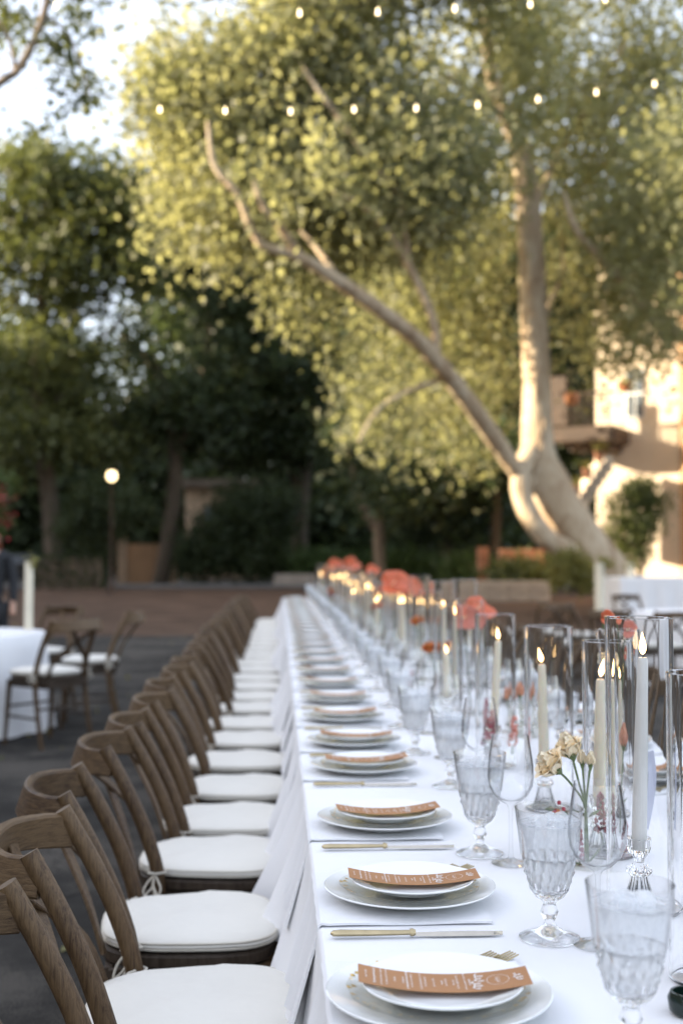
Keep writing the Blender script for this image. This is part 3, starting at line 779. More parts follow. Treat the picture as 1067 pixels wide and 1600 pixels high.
# ================================================================== CHAIRS
def seat_outline(n=40, sx=1.0, sy=1.0):
    """rounded trapezoid, wider at the front (+x)"""
    out = []
    for i in range(n):
        a = 2 * PI * i / n
        ca, sa = math.cos(a), math.sin(a)
        e = 0.62
        x = math.copysign(abs(ca) ** e, ca) * .205 * sx
        y = math.copysign(abs(sa) ** e, sa) * (.20 + .022 * (x / .205)) * sy
        out.append((x, y))
    return out
def solid_from_outline(layers):
    """layers: list of (outline, z)"""
    mb = MB(); n = len(layers[0][0]); vs = []; fs = []
    for ol, z in layers:
        for (x, y) in ol: vs.append((x, y, z(x, y) if callable(z) else z))
    for k in range(len(layers) - 1):
        for i in range(n):
            j = (i + 1) % n; fs.append((k * n + i, k * n + j, (k + 1) * n + j, (k + 1) * n + i))
    mb.add(vs, fs, True)
    return mb
def cushion_mesh():
    layers = []
    rim = [(.0, -.016), (.55, -.018), (.93, -.018), (1.0, -.012), (1.02, -.004), (1.0, .004), (.95, .011), (.84, .017), (.66, .021), (.4, .0235), (.15, .0245), (0.001, .0245)]
    for s_, z in rim:
        s_ = max(s_, .001)
        layers.append(([(x * s_ * 1.0, y * s_) for x, y in seat_outline(44)], (lambda x, y, z=z, s_=s_: z + .0022 * (math.sin(x * 34 + 1 + 9 * y) * math.sin(y * 27 + .6) + .8 * math.sin(x * 61 + y * 47) * math.sin(y * 71 - x * 23)) * (1 if s_ < .95 else .3))))
    return solid_from_outline(layers)
def make_chair():
    root = empty('crossback_chair')
    posts = []
    for s_ in (1, -1):
        p = smoothpts([(-.205, s_ * .212, 0), (-.155, s_ * .209, .22), (-.127, s_ * .207, .44), (-.160, s_ * .203, .58), (-.218, s_ * .197, .71), (-.280, s_ * .190, .822)], 4)
        MB().tube(p, lerp_list([.0145, .0165, .0190, .0195, .0190, .0180], 4), 12).build('back_post', M['oak_up'], root)
    # top rail: bent board bulging backwards between the posts
    rp = []
    for i in range(21):
        t = -1 + 2 * i / 20
        y = .194 * t
        x = -.258 - .125 * math.sqrt(max(0, 1 - abs(t) ** 2.6)) * 1.0
        rp.append((x, y, .778 + .012 * (1 - t * t)))
    MB().ribbon(rp, .036, .0105, (0.33, 0, 1)).build('top_rail', M['oak_across'], root)
    # crossing slats
    for s_ in (1, -1):
        pts = smoothpts([(-.185, s_ * .150, .455), (-.225, s_ * .115, .57), (-.290, s_ * .0, .675), (-.348, -s_ * .085, .750), (-.362, -s_ * .118, .775)], 4)
        off = .0065 * s_
        MB().ribbon([(p.x + off, p.y, p.z) for p in pts], .0145, .005, (0, 1, .3)).build('cross_slat', M['oak_up'], root)
    # seat with frame
    ol = seat_outline(40)
    sf = solid_from_outline([([(x * .001, y * .001) for x, y in ol], .425), ([(x * .97, y * .97) for x, y in ol], .425), ([(x * 1.0, y * 1.0) for x, y in ol], .432), ([(x * 1.0, y * 1.0) for x, y in ol], .452), ([(x * .97, y * .97) for x, y in ol], .459), ([(x * .001, y * .001) for x, y in ol], .457)])
    sf.build('seat', M['oak_dark'], root)
    ap = MB()
    for s_ in (1, -1):
        ap.box(-.18, s_ * .165 - .009, .38, .17, s_ * .165 + .009, .4248)
    ap.box(.165, -.155, .38, .183, .155, .4248); ap.box(-.19, -.155, .38, -.172, .155, .4248)
    ap.build('seat_frame', M['oak_dark'], root)
    for s_ in (1, -1):
        MB().tube([(.175, s_ * .175, .425), (.185, s_ * .183, .25), (.20, s_ * .192, 0)], [.0185, .0165, .0135], 10).build('front_leg', M['oak_up'], root)
    for s_ in (1, -1):
        MB().tube([(-.162, s_ * .208, .19), (.19, s_ * .186, .19)], .009, 8).build('stretcher', M['oak_dark'], root)
    MB().tube([(.183, -.18, .25), (.183, .18, .25)], .009, 8).build('stretcher', M['oak_dark'], root)
    MB().tube([(-.152, -.208, .25), (-.152, .208, .25)], .009, 8).build('stretcher', M['oak_dark'], root)
    # cushion
    cu = cushion_mesh().build('cushion', M['cushion'], root, (.005, 0, .480))
    for z, sc_ in ((-.011, 1.006), (.003, 1.008)):
        ol2 = seat_outline(44); pp = [(x * sc_, y * sc_, z) for x, y in ol2]; pp.append(pp[0])
        MB().tube(pp, .0028, 5, cap=False).build('piping', M['piping'], cu)
    for s_ in (1, -1):
        t = MB()
        cx, cy_ = -.132, s_ * .2065
        # wrap round the post and a bow with two loops and tails
        t.tube([(-.15, s_ * .16, 0), (-.145, s_ * .176, .004), (cx, cy_ - s_ * .021, .005), (cx - .021, cy_, .006), (cx, cy_ + s_ * .021, .005), (cx + .022, cy_, .003), (-.12, s_ * .172, .0)], .0032, 5)
        for q, (dx, dz, dyy) in enumerate([(-.03, -.055, .012), (.012, -.05, .028), (-.012, .012, .03)]):
            c0 = Vector((cx - .008, cy_ + s_ * .024, .004))
            t.tube(smoothpts([c0, c0 + Vector((dx * .5 - .008, s_ * dyy * .5, dz * .5)), c0 + Vector((dx, s_ * dyy, dz)), c0 + Vector((dx * .6 + .012, s_ * dyy * .8, dz * .6)), c0], 4), .0030, 5)
        t.tube(smoothpts([(cx - .008, cy_ + s_ * .024, .004), (cx - .012, cy_ + s_ * .034, -.03), (cx + .004, cy_ + s_ * .036, -.075)], 3), .0030, 5)
        t.build('tie', M['piping'], cu)
    return root
proto = make_chair()
used = [False]
def place_chair(x, y, rz, label, group, scale=None):
    if used[0]: o = copy_tree(proto)
    else: o = proto; used[0] = True
    o.location = (x, y, 0); o.rotation_euler = (0, 0, rz)
    tag(o, label, 'chair', group)
    return o
Y0 = [1.83, 2.41, 2.97, 3.60, 4.10, 4.66, 5.25, 5.85, 6.42]
ys = list(Y0)
while ys[-1] < 16.6: ys.append(ys[-1] + .60 + random.uniform(-.04, .04))
offs = [-.150, -.165, -.212, -.190, -.172, -.160, -.175, -.16, -.17]
rots = [2, 1, 5, -2, 3, -3, 4, -2, 2]
for i, y in enumerate(ys):
    x = offs[i] if i < len(offs) else -.175 + random.uniform(-.025, .025)
    rz = R(rots[i]) if i < len(rots) else R(random.uniform(-8, 8))
    if i < 12:
        lb = f'{ORD[i]} brown crossback chair from the camera in the row left of the long table'
    else: lb = 'brown crossback chair blurred in the far part of the row left of the table'
    place_chair(x, y, rz, lb, 'crossback chairs in the row left of the long table')
yr = 3.2
k = 0
while yr < 16.8:
    lb = (f'{ORD[k]} crossback chair from the camera in the row behind the candles at right' if k < 6 else 'crossback chair blurred far along the row behind the candles at right')
    place_chair(1.50 + random.uniform(-.03, .03), yr, PI + R(random.uniform(-4, 4)), lb, 'crossback chairs on the far side of the long table')
    yr += .61; k += 1

# ================================================================== LONG TABLE
TX0, TX1, TY0, TY1 = 0.072, 1.22, 0.55, 17.6
lt = empty('long_table', ((TX0 + TX1) / 2, (TY0 + TY1) / 2, 0)); tag(lt, 'long banquet table under white linen running away from the camera', 'table')
hx, hy = (TX1 - TX0) / 2, (TY1 - TY0) / 2
nt_ = 7
for k in range(nt_):
    a = -hy + 2 * hy * k / nt_ + .01; c = -hy + 2 * hy * (k + 1) / nt_ - .01
    MB().box(-hx + .01, a, TABLE_Z - .04, hx - .01, c, TABLE_Z - .006, .003).build('tabletop', M['oak_dark'], lt)
    for sx in (-1, 1):
        for yy in (a + .25, c - .25):
            MB().tube([(sx * (hx - .2), yy, 0), (sx * (hx - .2), yy, TABLE_Z - .041)], .016, 8).build('leg', M['wick'], lt)
def cloth_mesh(x0, x1, y0, y1, z, drop, step=.035, flare=.10, seed=0, hem=None):
    rnd = np.random.default_rng(seed)
    # boundary runs round the table; every boundary point carries an outward normal
    per = []
    rc = .012
    def seg(a, c, nrm):
        L = (Vector(c) - Vector(a)).length; n = max(2, int(L / step))
        for i in range(n):
            p = Vector(a).lerp(Vector(c), i / n); per.append((p.x, p.y, nrm[0], nrm[1]))
    seg((x0, y1), (x0, y0), (-1, 0)); 
    per.append((x0, y0, -.7, -.7))
    seg((x0 + step, y0), (x1, y0), (0, -1)); per.append((x1, y0, .7, -.7))
    seg((x1, y0 + step), (x1, y1), (1, 0)); per.append((x1, y1, .7, .7))
    seg((x1 - step, y1), (x0, y1), (0, 1)); per.append((x0, y1, -.7, .7))
    n = len(per); s = np.arange(n) * step
    ph = rnd.uniform(0, 6.28, 5)
    w = (.5 + .5 * np.sin(s * 2 * PI / .36 + 1.4 * np.sin(s * 1.3 + ph[0]) + ph[1])) ** 1.3 * (.55 + .45 * np.sin(s * 1.9 + ph[2]))
    w += .25 * (.5 + .5 * np.sin(s * 2 * PI / .145 + ph[3] + 1.5 * np.sin(s * 2.3)))
    rows = [(0, 0), (.004, -.002), (.007, -.008)] + [(None, t) for t in np.linspace(.04, 1, 13)]
    V = []; F = []
    for (o_, t) in rows:
        for i, (px, py, nx, ny) in enumerate(per):
            if o_ is not None:
                V.append((px + nx * o_, py + ny * o_, z + t))
            else:
                out = .008 + flare * w[i] * t ** 1.15 + .008 * t
                zz = z - .008 - drop * t - (.02 * math.sin(s[i] * 1.7 + ph[4]) * t)
                V.append((px + nx * out, py + ny * out, zz))
    for k in range(len(rows) - 1):
        for i in range(n):
            j = (i + 1) % n
            F.append((k * n + i, k * n + j, (k + 1) * n + j, (k + 1) * n + i))
    mb = MB(); mb.add(V, F, True)
    # flat top as a grid so slight rumples can be shaped
    nx_, ny_ = 14, max(4, int((y1 - y0) / .07))
    T = []; TF = []
    for j in range(ny_ + 1):
        for i in range(nx_ + 1):
            x = x0 + (x1 - x0) * i / nx_; y = y0 + (y1 - y0) * j / ny_
            edge = min(1, 4 * min(i, nx_ - i) / nx_ + 0, 4 * min(j, ny_ - j))
            T.append((x, y, z + (.0012 * math.sin(x * 11 + y * 3) * math.sin(y * 7.3 + x * 5) * edge)))
    for j in range(ny_):
        for i in range(nx_):
            a = j * (nx_ + 1) + i; TF.append((a, a + 1, a + nx_ + 2, a + nx_ + 1))
    mb.add(T, TF, True)
    return mb
o = cloth_mesh(TX0, TX1, TY0, TY1, TABLE_Z, .30, flare=.11, seed=4).build('tablecloth', M['cloth'])
tag(o, 'long white linen tablecloth with fluted drop over the banquet table', 'tablecloth')

# ---------------------------------------------------------------- place settings
ZT = TABLE_Z + .0015
def napkin_mesh():
    """folded linen, local x towards the table middle, hangs over the edge at x = -.178"""
    mb = MB()
    prof = []
    xe = -.171 - .001
    for t in np.linspace(.105, xe + .012, 14): prof.append((t, .0045, 0, 1))
    prof += [(xe - .001, .0058, -.4, .9), (xe - .0065, .0005, -.9, .4), (xe - .0075, -.010, -1, .1)]
    for t in np.linspace(.03, .185, 10): prof.append((xe - .008 - (t - .02) * .20, -t, -1, .2))
    V = []; F = []
    ny = 13
    for k, (x, z, nx, nz) in enumerate(prof):
        for j in range(ny):
            y = -.135 + .32 * j / (ny - 1)
            w = 0
            if k > 16:
                t = (k - 16) / 10
                w = .018 * math.sin(j * 1.15 + .8) * t
                y = y * (1 - .10 * t)
            else: w = .0008 * math.sin(j * 1.9 + k * .7)
            V.append((x + nx * w, y, z + nz * w))
    n0 = len(V)
    for k, (x, z, nx, nz) in enumerate(prof):
        for j in range(ny):
            p = V[k * ny + j]; V.append((p[0] - nx * .0036, p[1], p[2] - nz * .0036))
    L = len(prof)
    for k in range(L - 1):
        for j in range(ny - 1):
            a = k * ny + j; F.append((a, a + 1, a + ny + 1, a + ny)); F.append((n0 + a, n0 + a + ny, n0 + a + ny + 1, n0 + a + 1))
        for j in (0, ny - 1):
            a = k * ny + j; F.append((a, a + ny, n0 + a + ny, n0 + a) if j == 0 else (a, n0 + a, n0 + a + ny, a + ny))
    for j in range(ny - 1):
        F.append((j, n0 + j, n0 + j + 1, j + 1)); a = (L - 1) * ny + j; F.append((a, a + 1, n0 + a + 1, n0 + a))
    mb.add(V, F, True)
    return mb
def plate_profile(r, h, foot, t=.0035, well=.62):
    return [(0.0001, .004), (r * well * .6, .0035), (r * well, .0045), (r * (well + .10), .008), (r * .82, h * .62), (r * .93, h * .86), (r - .0015, h), (r, h - .001), (r - .001, h - t * .8), (r * .90, h * .86 - t), (r * .78, h * .52 - t * .9), (r * (well + .02), .0028), (r * foot, .0006), (r * foot - .002, 0), (r * foot - .005, .0015), (0.0001, .0018)]
napkin_me = napkin_mesh().mesh('napkin', M['napkin'])
dinner_me = MB().lathe(plate_profile(.148, .021, .60), 56, cap=False).mesh('dinner_plate', M['porcelain'])
salad_me = MB().lathe(plate_profile(.107, .019, .62), 48, cap=False).mesh('salad_plate', M['porcelain'])
def wob(a, k, z): return 1 + .012 * math.sin(9 * a + 1) + .008 * math.sin(17 * a)
glassp_me = MB().lathe([(0.0001, .004), (.07, .004), (.09, .008), (.118, .0185), (.121, .0185), (.119, .0155), (.09, .005), (.07, .001), (0.0001, .001)], 60, rf=wob, cap=False).mesh('glass_plate', M['plate_glass'])
gilt_mb = MB()
for i in range(46):
    a = i * 2 * PI / 46 + random.uniform(-.05, .05); r = .1165 + random.uniform(-.006, .003)
    z = .0185 + (r - .118) * .35
    l = random.uniform(.002, .006); w = random.uniform(.001, .0022)
    ca, sa = math.cos(a), math.sin(a)
    gilt_mb.add([(r * ca - sa * l, r * sa + ca * l, z + .0006), (r * ca + ca * w * 2, r * sa + sa * w * 2, z + .0022), (r * ca + sa * l, r * sa - ca * l, z + .0008), (r * ca - ca * w * 3, r * sa - sa * w * 3, z - .0006)], [(0, 1, 2, 3)])
gilt_me = gilt_mb.mesh('gilt_edge', M['giltrim'])
# menu card: strip along x, sagging in the middle; printed strokes follow its surface
ML, MW_ = .112, .033
def mz(x): return .0125 * (abs(x) / ML) ** 2
mc = MB(); vs = []; fs = []
for i in range(25):
    x = -ML + 2 * ML * i / 24
    for y in (-MW_, MW_):
        vs += [(x, y, mz(x)), (x, y, mz(x) - .0006)]
for i in range(24):
    a = i * 4
    fs += [(a, a + 4, a + 6, a + 2), (a + 1, a + 3, a + 7, a + 5), (a, a + 1, a + 5, a + 4), (a + 2, a + 6, a + 7, a + 3)]
fs += [(0, 2, 3, 1), (96, 97, 99, 98)]
mc.add(vs, fs, False); mc.sm = [True if i % 4 == 0 and i < 96 else False for i in range(len(fs))]
menu_me = mc.mesh('card', M['menu'])
def stroke(mb, pts, w):
    P = [Vector((x, y, 0)) for x, y in pts]
    for i in range(len(P) - 1):
        d = P[i + 1] - P[i]
        if d.length < 1e-6: continue
        n = Vector((-d.y, d.x, 0)).normalized() * w / 2; e = d.normalized() * w * .3
        q = [P[i] - n - e, P[i] + n - e, P[i + 1] + n + e, P[i + 1] - n + e]
        mb.add([(p.x, p.y, mz(p.x) + .00035) for p in q], [(0, 3, 2, 1)])
def script_word(mb, x, y, length, h, w, seed):
    """loopy handwriting that runs along y (lines of the card read across its width)"""
    rr = random.Random(seed); n = max(6, int(length / (h * .42))); pts = []
    for i in range(n * 6):
        t = i / (n * 6)
        amp = h * (.35 + .65 * abs(math.sin(t * n * .9 + seed)))
        pts.append((x + amp * .5 * math.sin(t * n * 2 * PI * .5), y - length / 2 + length * t + h * .22 * math.cos(t * n * 2 * PI * .5)))
    stroke(mb, pts, w)
pr = MB()
rr = random.Random(3)
script_word(pr, .098, .0, .024, .012, .0016, 2)                       # name at the head of the card
stroke(pr, [(.071 + .0145 * math.cos(a), .0125 * math.sin(a) * 1.35) for a in np.linspace(0, 2 * PI, 28)], .0006)   # oval emblem
script_word(pr, .071, 0, .020, .006, .0008, 5)
script_word(pr, .047, .012, .026, .012, .0020, 7); script_word(pr, .043, -.014, .026, .013, .0020, 9)
xs = [.034, .028, .018, .013, .003, -.002, -.013, -.024, -.030, -.042, -.048, -.053, -.064, -.075, -.082, -.091, -.102]
lens = [.022, .050, .044, .018, .024, .012, .030, .034, .054, .044, .058, .024, .018, .048, .058, .052, .022]
for k, x in enumerate(xs):
    L = lens[k]; y = -L / 2; bold = .0016 if k % 5 == 0 else .0010
    while y < L / 2:
        wl = rr.uniform(.004, .009)
        n = int(wl / .0011)
        pts = [(x + (.0011 if q % 2 else -.0011) * (1.4 if rr.random() < .3 else .8), y + wl * q / max(1, n)) for q in range(n + 1)]
        stroke(pr, pts, bold * .55); y += wl + .0022
print_me = pr.mesh('lettering', M['print'])
# cutlery
def knife_meshes():
    h = MB()
    h.tube([(-.136, 0, .007), (-.132, 0, .007), (-.12, 0, .0075), (-.08, 0, .007), (-.03, 0, .0068), (-.012, 0, .007)], [.002, .006, .0068, .0062, .0052, .005], 12, sx=.75)
    h.tube([(-.012, 0, .007), (-.008, 0, .007), (-.003, 0, .007)], [.0062, .0074, .0050], 12, sx=.85)
    b_ = MB()
    up = [(-.003, .004), (.03, .0075), (.08, .0085), (.12, .0068), (.134, .002)]
    lo = [(-.003, -.004), (.03, -.0062), (.08, -.0062), (.12, -.0052), (.134, .000)]
    vs = []
    for (x, a), (_, c) in zip(up, lo): vs += [(x, a, .0055), (x, c, .0022), (x, (a + c) / 2, .0072), (x, (a + c) / 2, .001)]
    fs = []
    for i in range(4):
        q = i * 4
        fs += [(q, q + 4, q + 6, q + 2), (q + 2, q + 6, q + 5, q + 1), (q + 1, q + 5, q + 7, q + 3), (q + 3, q + 7, q + 4, q)]
    fs.append((0, 2, 1, 3)); fs.append((16, 19, 17, 18))
    b_.add(vs, fs)
    return h.mesh('handle', M['gold']), b_.mesh('blade', M['steel'])
kh_me, kb_me = knife_meshes()
def fork_meshes():
    h = MB(); h.ribbon(smoothpts([(-.10, 0, .004), (-.05, 0, .005), (0, 0, .008), (.035, 0, .009)], 4), lerp_list([.0075, .0055, .0032, .0035], 4), .0018, (0, 1, 0))
    hd = MB(); hd.ribbon([(.033, 0, .009), (.045, 0, .007), (.058, 0, .0055)], [.005, .0115, .0118], .0011, (0, 1, 0))
    tn = []
    for q in (-1.5, -.5, .5, 1.5):
        tn.append(MB().ribbon([(.056, q * .0065, .0056), (.078, q * .0065, .0050), (.102, q * .0062, .0100)], [.0021, .0020, .0010], .0010, (0, 1, 0)).mesh('tine', M['gold']))
    return h.mesh('handle', M['gold']), hd.mesh('head', M['gold']), tn
fh_me, fhd_me, tine_mes = fork_meshes()
def add_fork(x, y, rz, label, group, z=0.0, tines=True):
    r = empty('fork', (x, y, ZT + z), rz); tag(r, label, 'fork', group)
    ob('handle', fh_me, r); ob('head', fhd_me, r)
    if tines:
        for t in tine_mes: ob('tine', t, r)
Ys = [1.61, 2.12, 2.69, 3.37, 3.83, 4.40, 4.96]
while Ys[-1] < 16.9: Ys.append(Ys[-1] + .57)
def setting(i, X, Y, side=1, near=True, order=None):
    which = (f'{order} from the camera' if order else 'in the blurred rows')
    sd = 'left side of the long table' if side > 0 else 'far side of the long table'
    fl = 0 if side > 0 else PI
    rj = R(random.uniform(-2, 2))
    def pos(dx, dy): return (X + side * dx, Y + side * dy)
    S = 'on the left side' if side > 0 else 'behind the candles'
    n = ob('napkin', napkin_me, None, (.243 if side > 0 else 1.049, Y + random.uniform(-.012, .012), ZT), (0, 0, fl)); tag(n, f'folded white napkin hanging over the table edge {S}, {which}', 'napkin', f'white napkins {S} of the long table')
    d = ob('dinner_plate', dinner_me, None, (X, Y, ZT + .0072)); tag(d, f'large white dinner plate {S}, {which}', 'plate', f'dinner plates {S} of the long table')
    g = empty('glass_plate', (X, Y, ZT + .0118), rj * 9 + i); tag(g, f'gold-flecked glass plate between white plates {S}, {which}', 'plate', f'glass plates {S} of the long table')
    ob('dish', glassp_me, g)
    if i < 6 and side > 0: ob('gilt_edge', gilt_me, g)
    s = ob('salad_plate', salad_me, None, (X + .004, Y - .004, ZT + .0225)); tag(s, f'small white top plate under the menu {S}, {which}', 'plate', f'small top plates {S} of the long table')
    mr = R([-3, -1, 3, 1, -4, 5, -2][i % 7]) if side > 0 else PI + R(random.uniform(-4, 4))
    mz0 = ZT + .0225 + .0185 - .0062
    c = empty('menu_card', (X + .006, Y - .002, mz0), mr); c.rotation_euler = (R(random.uniform(-1, 2)), R(random.uniform(-1, 1)), mr)
    tag(c, f'terracotta menu card lying across the plates {S}, {which}', 'menu card', f'terracotta menu cards {S} of the long table')
    ob('card', menu_me, c)
    if i < 8 and side > 0: ob('lettering', print_me, c, (0, 0, .0002))
    k = empty('table_knife', (*pos(-.01, -.205 if i else -.25), ZT), fl + rj * .5); tag(k, f'champagne-coloured table knife {S}, {which}', 'knife', f'table knives {S} of the long table')
    ob('handle', kh_me, k); ob('blade', kb_me, k)
    for q, dy in enumerate((.146, .141)):
        p = pos(.018 + .030 * q, dy)
        add_fork(p[0], p[1], fl + R(27 + 2 * q), f'{"inner" if q == 0 else "outer"} champagne fork beyond the plates {S}, {which}', f'forks {S} of the long table', tines=(i < 6 and side > 0))
for i, Y in enumerate(Ys):
    setting(i, ([.212, .229, .236, .238][i] if i < 4 else .242 + random.uniform(-.006, .006)), Y, 1, order=ORD[i] if i < 10 else None)
YsR = [3.2 + .59 * k for k in range(23)]
for i, Y in enumerate(YsR):
    setting(i, 1.047, Y, -1, order=ORD[i] if i < 6 else None)

# ---------------------------------------------------------------- glassware
def goblet():
    r = empty('water_goblet')
    N = 64
    # outer profile (radius, height); cut facets between .062 and .125
    outer = [(.041, .000), (.0415, .002), (.034, .006), (.018, .012), (.0085, .019), (.007, .026), (.0105, .034), (.0125, .040), (.0105, .046), (.008, .052), (.012, .057), (.021, .064),
             (.0275, .074), (.0320, .086), (.0350, .099), (.0372, .112), (.0388, .125), (.0405, .142), (.0425, .160), (.0445, .178), (.0462, .194), (.0467, .197)]
    inner = [(.0455, .197), (.0448, .192), (.0428, .176), (.0408, .158), (.0388, .140), (.0368, .122), (.0345, .106), (.0315, .090), (.0265, .077), (.018, .069), (.0001, .066)]
    def rf(a, k, z):
        if k < len(outer) and .060 < z < .128:
            fade = min(1, (z - .060) / .01, (.128 - z) / .012)
            return 1 - .17 * fade * abs(math.sin(8 * a + (k % 2) * PI / 2 + z * 40)) ** 1.0
        return 1
    cut = [p for p in outer if p[1] <= .1251]; top = [p for p in outer if p[1] >= .1249]
    icut = [p for p in inner if p[1] <= .1225]; itop = [p for p in inner if p[1] >= .121]
    o = MB().lathe([(.0001, .0005)] + cut + [(.0371, .1248)] + icut, N, rf=rf, cap=False, smooth=True).build('cut_bowl_and_stem', M['crystal_bowl'], r)
    for p in o.data.polygons:
        if .060 < p.center.z < .128: p.use_smooth = False
    MB().lathe(top + itop, N, cap=False).build('bowl', M['wine_glass'], r)
    wat = [(.0001, .0672), (.0174, .0702), (.0257, .0785), (.0307, .091), (.0337, .107), (.0360, .122), (.0380, .140), (.0400, .158), (.0418, .174), (.0419, .1745), (.0001, .1748)]
    MB().lathe(wat, 32, cap=False).build('water', M['water'], r)
    for q in range(5):
        a = q * 1.3; rr_ = .018
        Mx = Matrix.Translation((rr_ * math.cos(a), rr_ * math.sin(a), .173 + .004 * (q % 2))) @ Euler((q * .5, q * .7, q)).to_matrix().to_4x4()
        MB().box(-.011, -.011, -.009, .011, .011, .009, .003, Mx).build('ice_cube', M['water'], r)
    return r
def wineglass():
    r = empty('wine_glass')
    outer = [(.0375, 0), (.038, .0012), (.03, .0028), (.012, .006), (.0055, .012), (.0038, .03), (.0036, .075), (.0042, .105), (.008, .113), (.022, .121), (.035, .134), (.0425, .150), (.0450, .168), (.0440, .190), (.0405, .215), (.0365, .240), (.0355, .247)]
    inner = [(.0347, .247), (.0357, .240), (.0397, .215), (.0432, .190), (.0442, .168), (.0417, .151), (.034, .1355), (.021, .1235), (.0001, .118)]
    MB().lathe([(.0001, .0008)] + outer + inner, 40, cap=False).build('glass_body', M['wine_glass'], r)
    return r
gp, wp_ = goblet(), wineglass()
first = {'g': True, 'w': True}
def put(kind, x, y, label, group, rz=0.0, s=1.0):
    src = gp if kind == 'g' else wp_
    o = src if first[kind] else copy_tree(src); first[kind] = False
    o.location = (x, y, ZT); o.rotation_euler = (0, 0, rz)
    if kind == 'g': o.scale = (1.14, 1.14, 1.02)
    tag(o, label, 'glass', group)
    return o
gob = [(.4235, 1.46), (.424, 1.90), (.405, 2.44), (.447, 3.15), (.415, 3.68), (.43, 4.25), (.45, 4.85)]
while gob[-1][1] < 17.0: gob.append((.44 + random.uniform(-.02, .02), gob[-1][1] + .57))
for i, (x, y) in enumerate(gob):
    lb = f'{ORD[i]} cut-crystal goblet of iced water from the camera, right of the left-hand plates' if i < 9 else 'cut-crystal water goblet blurred in the far part of the left-hand glass row'
    put('g', x, y, lb, 'water goblets in the left-hand glass row', random.uniform(0, 6))
win = [(.490, 1.86), (.452, 2.36), (.495, 2.98), (.50, 3.60), (.51, 4.1)]
while win[-1][1] < 17.0: win.append((.52 + random.uniform(-.02, .02), win[-1][1] + .57))
for i, (x, y) in enumerate(win):
    lb = f'{ORD[i]} empty stemmed wine glass from the camera beside the left-hand goblets' if i < 8 else 'empty wine glass blurred in the far part of the left-hand glass row'
    put('w', x, y, lb, 'wine glasses in the left-hand glass row', random.uniform(0, 6))
for i, Y in enumerate(YsR):
    put('g', .85 + random.uniform(-.02, .02), Y - .12, f'{ORD[i]} water goblet from the camera in the right-hand row behind the candles' if i < 6 else 'water goblet blurred far along the right-hand row', 'water goblets in the right-hand row')
    put('w', .80 + random.uniform(-.02, .02), Y - .26, f'{ORD[i]} wine glass from the camera in the right-hand row behind the candles' if i < 6 else 'wine glass blurred far along the right-hand row', 'wine glasses in the right-hand row')

# ---------------------------------------------------------------- candles
def tube_me(r, h, t=.0028):
    return MB().lathe([(.0001, 0), (r - .003, 0), (r, .003), (r, h - .001), (r - t * .3, h), (r - t * .7, h), (r - t, h - .001), (r - t, .006), (r - t - .004, .004), (.0001, .004)], 56, cap=False).mesh('glass_cylinder', M['tube_glass'])
TUBES = {'tall': tube_me(.057, .49), 'mid': tube_me(.057, .43), 'slim': tube_me(.050, .425), 'short': tube_me(.05, .36)}
def holder_me():
    prof = [(.0001, .0), (.030, .0), (.031, .003), (.026, .012), (.017, .040), (.0145, .052), (.021, .058), (.0225, .062), (.0185, .068), (.0085, .075), (.0095, .082), (.0175, .092), (.0205, .100), (.0215, .114), (.0205, .116), (.0142, .115), (.0138, .098), (.0001, .096)]
    def rf(a, k, z): return 1 - (.10 * (abs(math.sin(6 * a)) if z < .115 and .004 < z else 0) if k < 14 else 0)
    return MB().lathe(prof, 48, rf=rf, cap=False, smooth=False).mesh('candle_holder', M['crystal'])
HOLD = holder_me()
def candle(x, y, h, label, tint='wax', tilt=0.0, fl=1.0, base=.0):
    ho = ob('candle_holder', HOLD, None, (x, y, ZT + base), (0, 0, random.uniform(0, 3))); 
    c = empty('taper_candle', (x, y, ZT + base + .098)); c.rotation_euler = (R(tilt * .4), R(tilt), random.uniform(-.3, .3))
    tag(c, label, 'candle', 'lit taper candles down the table')
    key = (round(h, 3), tint)
    if key not in CM:
        CM[key] = MB().lathe([(.0001, 0), (.0128, 0), (.0130, .01), (.0112, h * .6), (.0090, h - .006), (.0070, h - .001), (.004, h - .003), (.0001, h - .004)], 20, cap=False).mesh('wax_taper', M[tint])
    ob('wax_taper', CM[key], c)
    ob('wick', WICK, c, (0, 0, h - .004))
    fl *= .85
    f = ob('flame', FLAME, c, (0, 0, h + .004)); f.scale = (fl, fl, fl * random.uniform(.7, 1.2)); f.rotation_euler = (R(random.uniform(-5, 5)), R(random.uniform(-14, 14)), 0)
    return ho, c
CM = {}
WICK = MB().tube([(0, 0, 0), (.0004, 0, .006), (.0012, 0, .012)], .0008, 6).mesh('wick', M['wick'])
FLAME = MB().lathe([(.0001, 0), (.0032, .003), (.0052, .009), (.0055, .014), (.0042, .022), (.0024, .030), (.0008, .037), (.0001, .040)], 12, cap=False).mesh('flame', M['flame_core'])
HG = 'clear glass hurricane tubes down the table'
def tube_at(px, py_top, Y, kind, label):
    p = W(px, py_top, Y)
    t = ob('hurricane_tube', TUBES[kind], None, (p.x, Y, ZT)); tag(t, label, 'glass tube', HG)
    return p.x
def candle_at(px, Y, py_wick, label, tint='wax', tilt=0, fl=1.0, hlab=None):
    p = W(px, py_wick, Y); h = p.z - ZT - .098
    ho, c = candle(p.x, Y, max(.1, h), label, tint, tilt, fl)
    tag(ho, hlab or ('glass candlestick under the ' + label.split(',')[0]), 'candlestick', 'cut glass candlesticks down the table')
tube_at(997, 968, 2.06, 'tall', 'widest tallest glass tube around the whitest candle at right')
candle_at(995, 2.06, 1026, 'bright white candle in the widest tube at right', 'wax_white', 1.5, 1.35)
tube_at(948, 1007, 2.42, 'slim', 'slim glass tube just left of the tallest tube')
candle_at(934, 2.42, 1060, 'cream candle with round flame in the slim tube', 'wax', 1, 1.2)
